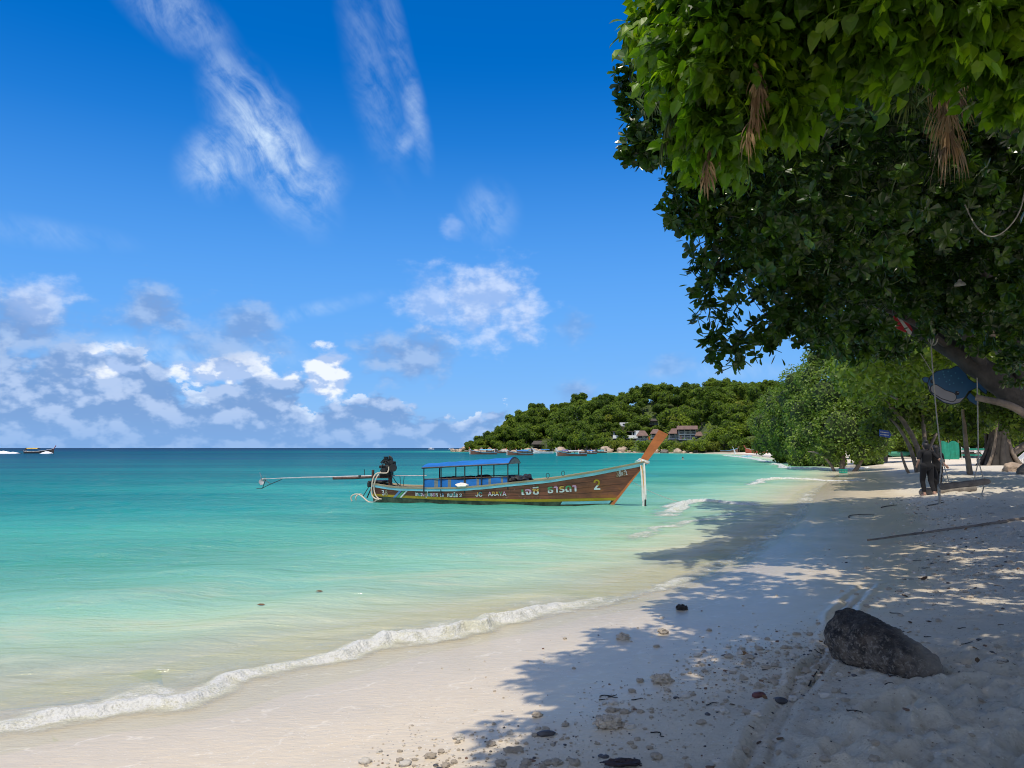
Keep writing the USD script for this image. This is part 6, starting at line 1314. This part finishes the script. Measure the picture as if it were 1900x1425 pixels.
# red board with a white diagonal
c0 = at(1675, 603, 17.3); k = 17.3 / FPX; f2 = lambda P_: [((u - 1675) * k, -(v - 603) * k) for u, v in P_]
RED = plain('red_board_look', (.42, .012, .018), .6, .12, 3, 0); WHITEB = plain('white_board_look', (.62, .60, .56), .6, .1, 3, 0)
t = thing('dive_flag_board', 'red board with a white diagonal stripe fixed to the tip of the leaning trunk', 'sign', c0, .15)
obj('board', slab(f2([(1656, 587), (1680, 589), (1694, 612), (1689, 621), (1660, 609)]), .02, 0, False), RED, t); obj('stripe', slab(f2([(1662, 587.5), (1668, 588), (1692, 617), (1689, 621.5), (1684, 619)]), .004, -.0205, False), WHITEB, t)
obj('cord', tube(np.stack([at(1686, 622, 17.3), at(1692, 655, 17.3)]) - c0, .008, 5), ROPE, t)
# lamp
c0 = at(1781, 527, 13); t = thing('lamp', 'white enamel dome lamp hanging unlit among the dark leaves', 'lamp', c0)
prof = np.array([(.018, .085), (.03, .07), (.034, .045), (.06, .03), (.086, .008), (.092, -.022), (.088, -.022), (.080, .004), (.055, .024)]); obj('shade', trimesh.creation.revolve(prof, sections=20), plain('lamp_shade_look', (.70, .68, .64), .4, .08, 6, 0), t, smooth=40)
obj('bulb', ball(.03, (0, 0, -.005), 2), WHITEB, t, smooth=True); obj('cord', tube(bez((0, 0, .08), (.02, 0, .5), (.1, .2, 1.1), n=8), .005, 5), BLACK, t)
obj('hanging_rope', tube(bez(at(1925, 300, 9), at(1900, 362, 9), at(1880, 412, 9), at(1848, 438, 9.1), at(1818, 428, 9.3), at(1790, 380, 9.6), n=30), .008, 6), ROPE, None, 'pale rope looping down from the leaves at the right edge', 'rope')
# arrow sign on the many-stemmed tree
D = 45; k = D / FPX; c0 = at(1642, 804.5, D); t = thing('arrow_sign', 'small blue arrow-shaped sign with white writing on the many-stemmed tree', 'sign', c0, .12)
f2 = lambda P_: [((u - 1642) * k, -(v - 804.5) * k) for u, v in P_]
obj('board', slab(f2([(1630.5, 797), (1649, 799), (1654, 806), (1650.5, 812.5), (1630.5, 809)]), .03, 0, False), plain('sign_blue_look', (.015, .07, .32), .5, .1, 3, 0), t)
rng = np.random.default_rng(5)
for r_ in range(2):
    u = 1632.5
    while u < 1647:
        w = rng.uniform(1.0, 2.4); v = 800.5 + r_ * 4.6 + (u - 1631) * .11; obj('writing', slab(f2([(u, v), (u + w, v + .1), (u + w, v + 1.7), (u, v + 1.6)]), .004, -.031, False), WHITEB, t); u += w + .7
obj('bracket', tube(np.stack([c0 + [.15, .03, -.05], at(1664, 808, 45.8)]) - c0, .03, 5), BARK, t)
# green netting and a low slatted barrier beyond the swing
D = 80; k = D / FPX; c = at(1764, 851, D); c[2] = gz(c[0], c[1]); t = thing('netting_screen', 'screen of green netting on posts beyond the two walking people', 'screen', c)
X = np.linspace(-.95, .92, 26); Zv = np.linspace(0, 1, 9); Xg, Zg = np.meshgrid(X, Zv, indexing='ij'); topz = 1.62 + .28 * np.abs(np.sin(Xg * 3.0 + .6)); V = np.stack([Xg, .10 * np.sin(Xg * 7) + .05 * np.sin(Xg * 17 + Zg * 3), .05 + Zg * topz], -1)
obj('net', gridmesh(V), NETM, t, smooth=60)
for x in (-.9, -.1, .9): obj('post', cyl(.04, 2.1, (x, .06, 1.0), 7), BARK, t)
c = at(1806, 848, 78); c[2] = gz(c[0], c[1]); t = thing('slatted_barrier', 'low barrier of white and green boards between the netting and the rooty tree', 'barrier', c)
for i in range(4): obj('slat', box(2.4, .04, .11, (0, 0, .45 + i * .20)), GREEN if i in (0, 3) else WHITEB if i == 2 else TIMBER, t)
for x in (-1.1, -.35, .4, 1.1): obj('post', box(.07, .07, 1.3, (x, .06, .6)), WHITEB if x < 0 else TIMBER, t)
for x, z in ((-.8, .72), (.2, .8), (.9, .7)): obj('white_panel', box(.22, .03, .3, (x, -.04, z)), WHITEB, t)
# white reclining beach chair, right edge
D = 62; c = at(1884, 856, D); c[2] = gz(c[0], c[1]); t = thing('beach_chair', 'white-framed reclining beach chair at the right edge under the rooty tree', 'chair', c, .1)
W = PAINTS['white']
obj('frame', [tube(np.stack([(-.95, y, .32), (.35, y, .32), (1.15, y, .95)]), .035, 6) for y in (-.3, .3)], W, t); obj('seat', box(1.25, .56, .04, (-.3, 0, .33)), PAINTS['grey'], t); obj('backrest', rotm(box(.95, .56, .04, (.82, 0, .33)), -.66, [0, 1, 0], (.36, 0, .33)), PAINTS['grey'], t)
for x in (-.8, .3, .95):
    for y in (-.3, .3): obj('leg', tube(np.stack([(x, y, .32 + max(0, x - .35) * .8), (x + .05, y, 0)]), .03, 6), W, t)
# boulders by the right edge
for lab, u, v, r, mat, seed in (('sandy brown boulder on the sand near the right edge', 1878, 876, .52, ROCK, 71), ('dark low boulder at the very right edge of the sand', 1908, 881, .5, DROCK, 72)):
    p = on(u, v, .42); m = lump(r, seed, 4, .35, 1.3, (1.0, .9, .80)); obj('boulder', moved(m, (p[0], p[1], gz(p[0], p[1]) + r * .22)), mat, None, lab, 'boulder', smooth=50)
# ================================================================== wood on the sand
def drift():
    g = NG(); o = g.pos(); n = g.noise(o, 9.0, 6.0, .68); n2 = g.noise(o, 42.0, 5.0, .7); v = g.vor(o, 30.0); x, y, z = g.sep(g.add('geometry', 'normal'))
    c = g.mix(g.smooth(n, .36, .64), (.030, .026, .025), (.19, .15, .115)); c = g.mix(g.smooth(n2, .50, .64) * .75, c, (.36, .31, .25)); c = g.mix(g.smooth(z, .25, .85) * .68, c, (.022, .020, .020)); c = g.mix(g.smooth(v, .16, .05) * .7, c, (.015, .013, .012))
    px, py, pz = g.sep(o); tip = on(1738, 1262, .25); c = g.mix(g.smooth(px, tip[0] - .16, tip[0] - .02) * .7, c, (.30, .26, .21))
    return g.make('charred_log_look', surface=g.bsdf(base_color=c, roughness=.8, specular_ior_level=.3, normal=g.bump(n * .5 + n2 * .6 + v * .4 + g.noise(o, 110.0, 3.0, .7) * .4, 1.0, .045)))
la, lb = on(1577, 1216, .22), on(1728, 1268, .22); la[2], lb[2] = gz(*la[:2]) + .165, gz(*lb[:2]) + .055
ax = lb - la; q = la[None] + np.linspace(-.10, 1.10, 70)[:, None] * ax; rad = np.interp(np.linspace(-.1, 1.1, 70), [-.1, -.07, 0, .12, .35, .6, .8, .95, 1.06, 1.1], [.165, .185, .203, .208, .192, .166, .135, .100, .060, .02])
m = tube(q, rad, 72); P_ = m.vertices; d = (fbm(P_ * 4, 4, 3) - .5) * .06 + (fbm(P_ * 18, 4, 4) - .5) * .05 - np.clip(.42 - fbm(P_ * 13, 3, 6), 0, 1) * .09
m.vertices = P_ + m.vertex_normals * d[:, None]; obj('driftwood_log', m, drift(), None, 'charred pitted driftwood log lying on the sand at the lower right', 'log', smooth=True)
a, b = on(1706, 906, .22), on(1808, 903, .24); a = at(1706, 905, 25.6); b = at(1808, 900, 26.0); a[2], b[2] = gz(*a[:2]) + .10, gz(*b[:2]) + .09
m = tube(bez(a, (a + b) / 2, b, n=24), np.interp(np.linspace(0, 1, 24), [0, .04, .3, 1], [.05, .14, .13, .10]), 12); m.vertices += m.vertex_normals * ((fbm(m.vertices * 6, 3, 2) - .5) * .08)[:, None]
obj('driftwood_log', m, GREYWOOD, None, 'grey driftwood log on the sand at the feet of the two walkers', 'log', smooth=60)
def stick(name, label, cat, px, r0, r1, mat, n=20, z=.22, seed=1, nodes=0, group=None):
    P_ = bez(*[on(u, v, z) for u, v in px], n=n); zz = gz(P_[:, 0], P_[:, 1]); P_[:, 2] = np.maximum.accumulate(zz[::-1])[::-1] * .3 + zz * .7 + r0 * .7; rr = np.linspace(r0, r1, n)
    if nodes: rr = rr * (1 + .22 * (np.arange(n) % nodes == 0))
    return obj(name, tube(P_, rr, 8), mat, None, label, cat, group, smooth=60)
stick('bamboo_pole', 'long dark bamboo pole lying across the sand below the swing', 'pole', [(1610, 993), (1700, 985), (1790, 978), (1925, 967)], .016, .030, SEATW, 48, .24, 2, 6)
stick('stick', 'short dark stick on the sand left of the swing rope end', 'stick', [(1635, 934), (1650, 932), (1664, 931)], .016, .008, DARKBARK, 10)
stick('stick', 'thin bent twig on the sand under the hanging rope end', 'stick', [(1722, 938), (1738, 936), (1752, 934)], .015, .01, DARKBARK, 10)
stick('stick', 'dark branch lying on the sand left of the two walkers', 'stick', [(1575, 949), (1600, 945), (1622, 946)], .014, .007, DARKBARK, 10)
stick('stick', 'thin twig on the sand just above the charred log', 'stick', [(1500, 1262), (1512, 1240), (1520, 1226)], .006, .004, DARKBARK, 8)
# ================================================================== what the tide left: coral, pebbles, twigs, leaves
CORAL = plain('coral_look', (.52, .44, .34), .9, .3, 30, .8, bscale=120, dist=.01); PALECORAL = plain('pale_coral_look', (.66, .61, .53), .9, .2, 30, .7, bscale=120, dist=.01); PEB = plain('dark_pebble_look', (.055, .052, .055), .5, .4, 30, .2); BROWNP = plain('brown_shell_look', (.16, .09, .055), .6, .4, 30, .3); DEADLEAF = leaf_look('dead_leaf_look', [(0, (.07, .04, .025)), (1, (.20, .11, .06))], .7, .1, .3)
def coral_mesh(seed, sub=2):
    m = lump(1.0, seed, sub, .75, 2.2, (1.15, .95, .62)); m.vertices += m.vertex_normals * ((fbm(m.vertices * 4.5 + seed, 3, seed) - .5) * .5)[:, None]; return m
KIND = []
for i in range(5): KIND.append(('coral_piece', coral_mesh(500 + i), CORAL, 'coral'))
for i in range(3): KIND.append(('coral_piece', coral_mesh(510 + i), PALECORAL, 'coral'))
for i in range(3): KIND.append(('pebble', lump(1.0, 520 + i, 2, .25, 1.2, (1.2, .9, .55)), PEB, 'pebble'))
for i in range(2): KIND.append(('shell_fragment', lump(1.0, 530 + i, 2, .5, 1.6, (1.3, .8, .4)), BROWNP, 'shell'))
PR = []
for i, (n, m, mat, c) in enumerate(KIND):
    p = proto(f'{n}_{"abcdefghijklmnop"[i]}'); obj('body', m, mat, p, smooth=60); PR.append(p)
LAB = {'coral_piece': 'broken beige coral piece among the tide-line debris', 'pebble': 'small dark pebble on the damp sand', 'shell_fragment': 'brown shell fragment on the damp sand'}
SAMPLE_BOX = (-1.5, 8.5, 3.2, 24)
def scatter():
    rng = np.random.default_rng(77); n = 160000
    x, y = rng.uniform(-.8, 16, n), 3.3 * (26 / 3.3) ** rng.uniform(0, 1, n); s = shore(x, y)
    w = np.exp(-((s - 2.95) / np.where(s < 2.95, .55, .8)) ** 2) + .12 * np.exp(-((s - 3.9) / 1.0) ** 2) + .03 * ((s > 1) & (s < 2)) + .03 * (s > 4)
    ok = (s > .9) & (rng.uniform(0, 1, n) < w * (.2 + 1.6 * np.maximum(0, noise(np.stack([x * 1.2, y * 1.2, 0 * x + 3], 1)) - .25)))
    x, y, s = x[ok][:10000], y[ok][:10000], s[ok][:10000]; m = len(x)
    r = np.minimum(.0042 * rng.pareto(2.1, m) + .0035, .026) * (1 + .02 * y); k = rng.choice(13, m, p=[.115] * 5 + [.07] * 3 + [.04] * 3 + [.0475] * 2)
    return np.stack([x, y, s, np.where(k >= 8, r * .6, r), k, rng.uniform(0, 6.28, m)], 1)
DEB = scatter(); _zz = gz(DEB[:, 0], DEB[:, 1])
_u, _v, _f = project(np.stack([DEB[:, 0], DEB[:, 1], _zz], 1)); size = DEB[:, 3] / _f; vis = (_u > -10) & (_u < 1910) & (_v < 1430)
order = np.argsort(-np.where(vis, size, 0)); big = set(order[:285].tolist()); nb = {}
rest = [[] for _ in KIND]
for i in range(len(DEB)):
    x, y, s, r, k, a = DEB[i]; k = int(k)
    if i in big:
        n = KIND[k][0]; u, v = _u[i], _v[i]
        w = 'near the bottom edge of the picture' if v > 1370 else 'left of the seed pod and the grey oval pebble' if v > 1270 and u < 1400 else 'in the sand track below the charred log' if v > 1270 else 'close left of the charred log' if v > 1150 and u > 1330 else 'in the middle of the shaded wet sand' if v > 1150 and u > 1130 else 'at the ragged left edge of the shade' if v > 1150 else 'above the charred log' if v > 1060 and u > 1350 else 'on the wet sand beyond the foam end' if v > 1060 else 'along the tide line below the bamboo pole' if v > 960 else 'along the far tide line before the walkers'
        tone = {'coral_piece': 'pale coral piece' if k >= 5 else 'broken beige coral piece', 'pebble': 'small dark pebble', 'shell_fragment': 'brown shell fragment'}[n]
        copy(PR[k], n, f'{tone} {w}', KIND[k][3], (x, y, _zz[i] + r * .22), a, r, f'{tone}s {w}')
    else: rest[k].append((x, y, _zz[i] + r * .2, r, a))
for nm, ks, lab in (('coral_rubble', range(0, 8), 'fine broken coral rubble strewn along the tide line'), ('pebble_scatter', range(8, 13), 'fine dark pebbles and shell bits strewn along the tide line')):
    P_, S_, I_, A_ = [], [], [], []
    for j, k in enumerate(ks):
        for x, y, z, r, a in rest[k]: P_.append((x, y, z)); S_.append(r); I_.append(j); A_.append(a)
    path = numbered('/World', nm); pi = UsdGeom.PointInstancer.Define(stage, path); rel = pi.CreatePrototypesRel()
    for j, k in enumerate(ks): usdkit.mesh(stage, f'{path}/piece_{j:03d}', lump(1.0, 540 + k, 1, .6, 1.8, (1.15, .95, .6)), KIND[k][2], smooth=60); rel.AddTarget(f'{path}/piece_{j:03d}')
    pi.CreatePositionsAttr(Vt.Vec3fArray.FromNumpy(np.array(P_, np.float32))); pi.CreateScalesAttr(Vt.Vec3fArray.FromNumpy(np.repeat(np.array(S_, np.float32)[:, None], 3, 1))); pi.CreateProtoIndicesAttr(Vt.IntArray(I_))
    pi.CreateOrientationsAttr(Vt.QuathArray([Gf.Quath(math.cos(a / 2), 0, 0, math.sin(a / 2)) for a in A_])); tag(pi.GetPrim(), lab, 'debris', kind='stuff')
def piece(name, label, cat, u, v, r, mesh, mat, z=.18, sink=.35, sc=(1, 1, 1)):
    p = on(u, v, z); z = gz(p[0], p[1]); p = on(u, v, z + .01); m = mesh.copy(); m.apply_scale(np.array(sc) * r); return obj(name, moved(m, (p[0], p[1], gz(p[0], p[1]) + r * sink)), mat, None, label, cat, smooth=60)
piece('coral_piece', 'largest beige coral lump near the bottom edge of the picture', 'coral', 1130, 1345, .062, coral_mesh(601, 4), CORAL)
piece('coral_piece', 'squat coral lump in the middle of the debris left of the charred log', 'coral', 1228, 1262, .055, coral_mesh(602, 4), CORAL)
piece('coral_piece', 'pale coral knob at the upper left of the debris', 'coral', 1156, 1180, .045, coral_mesh(603, 3), CORAL)
piece('coral_piece', 'coral knob beside the sunlit spot above the charred log', 'coral', 1230, 1170, .04, coral_mesh(604, 3), CORAL)
piece('pebble', 'smooth grey oval pebble in the sand track left of the charred log', 'pebble', 1447, 1293, .038, lump(1, 9, 3, .12, 1, (1.3, .9, .55)), PEB)
piece('seed_pod', 'dark red seed pod left of the grey oval pebble', 'seed', 1408, 1292, .034, lump(1, 19, 3, .3, 1.3, (1.25, .8, .6)), plain('seed_pod_look', (.10, .025, .02), .5, .3, 20, .2))
piece('driftwood_piece', 'small dark wood chunk on the wet sand at the shade edge', 'driftwood', 1265, 1126, .05, coral_mesh(609, 3), DARKBARK)
piece('pebble', 'dark stone at the bottom left of the shaded wet sand', 'pebble', 1013, 1361, .034, lump(1, 29, 3, .25, 1.2, (1.5, .8, .5)), PEB)
piece('driftwood_piece', 'dark reddish clump of weed at the bottom edge of the picture', 'seaweed', 1155, 1418, .045, coral_mesh(611, 3), plain('weed_look', (.03, .014, .013), .6, .5, 20, .5), sc=(1.6, .8, .45))
# dead leaves and twigs
rng = np.random.default_rng(88); X = rng.uniform(.5, 14, 900); Y = 3.6 * (24 / 3.6) ** rng.uniform(0, 1, 900); Sx = shore(X, Y); Z = gz(X, Y); Uu, Vv, _ = project(np.stack([X, Y, Z], 1)); n = 0
for x, y, s, z, u, v in zip(X, Y, Sx, Z, Uu, Vv):
    if s < 2.4 or not (0 < u < 1900 and v < 1420) or n >= 110: continue
    n += 1; w = 'beside the charred log' if v > 1150 else 'between the charred log and the bamboo pole' if v > 990 else 'below the swing'
    if n % 2:
        L = rng.uniform(.035, .075) * (1 + .03 * y); a = rng.uniform(0, 6.28); m = one_leaf(OVAL, L, np.array([x, y, z + .008]), [math.cos(a), math.sin(a), rng.uniform(-.1, .15)], [rng.normal(0, .35), rng.normal(0, .35), 1], rng.uniform(-.5, .4))
        obj('dead_leaf', m, DEADLEAF, None, f'curled brown dead leaf on the shaded sand {w}', 'leaf', f'dead leaves {w}', smooth=False)
    else:
        L = rng.uniform(.03, .10) * (1 + .03 * y); a = rng.uniform(-1.2, 1.2); d = np.array([math.cos(a), math.sin(a)]) * L / 2; q = np.array([(x - d[0], y - d[1]), (x - d[0] * .3 + rng.normal(0, L * .12), y + rng.normal(0, L * .12)), (x + d[0] * .4, y + d[1] * .4 + rng.normal(0, L * .15)), (x + d[0], y + d[1])])
        q = bez(*np.c_[q, gz(q[:, 0], q[:, 1]) + .006], n=8); obj('twig', tube(q, np.linspace(.0032, .0018, 8) * (1 + .06 * y), 5), DARKBARK, None, f'thin dark twig on the shaded sand {w}', 'twig', f'twigs {w}')
for lab, u, v in (('dark leaf floating near the beach, right one of the two', 592, 1098), ('dark leaf floating in the shallows left of the other one', 484, 1121)):
    p = on(u, v, .05); out = [one_leaf(OVAL, .09, np.array([p[0] - .045, p[1], float(swell(np.array([p[0]]), np.array([p[1]]), shore([p[0]], [p[1]]))[0]) + .012]), [1, .2, .05], [0, -.2, 1], .1)]; obj('dead_leaf', out, DEADLEAF, None, lab, 'leaf', smooth=False)
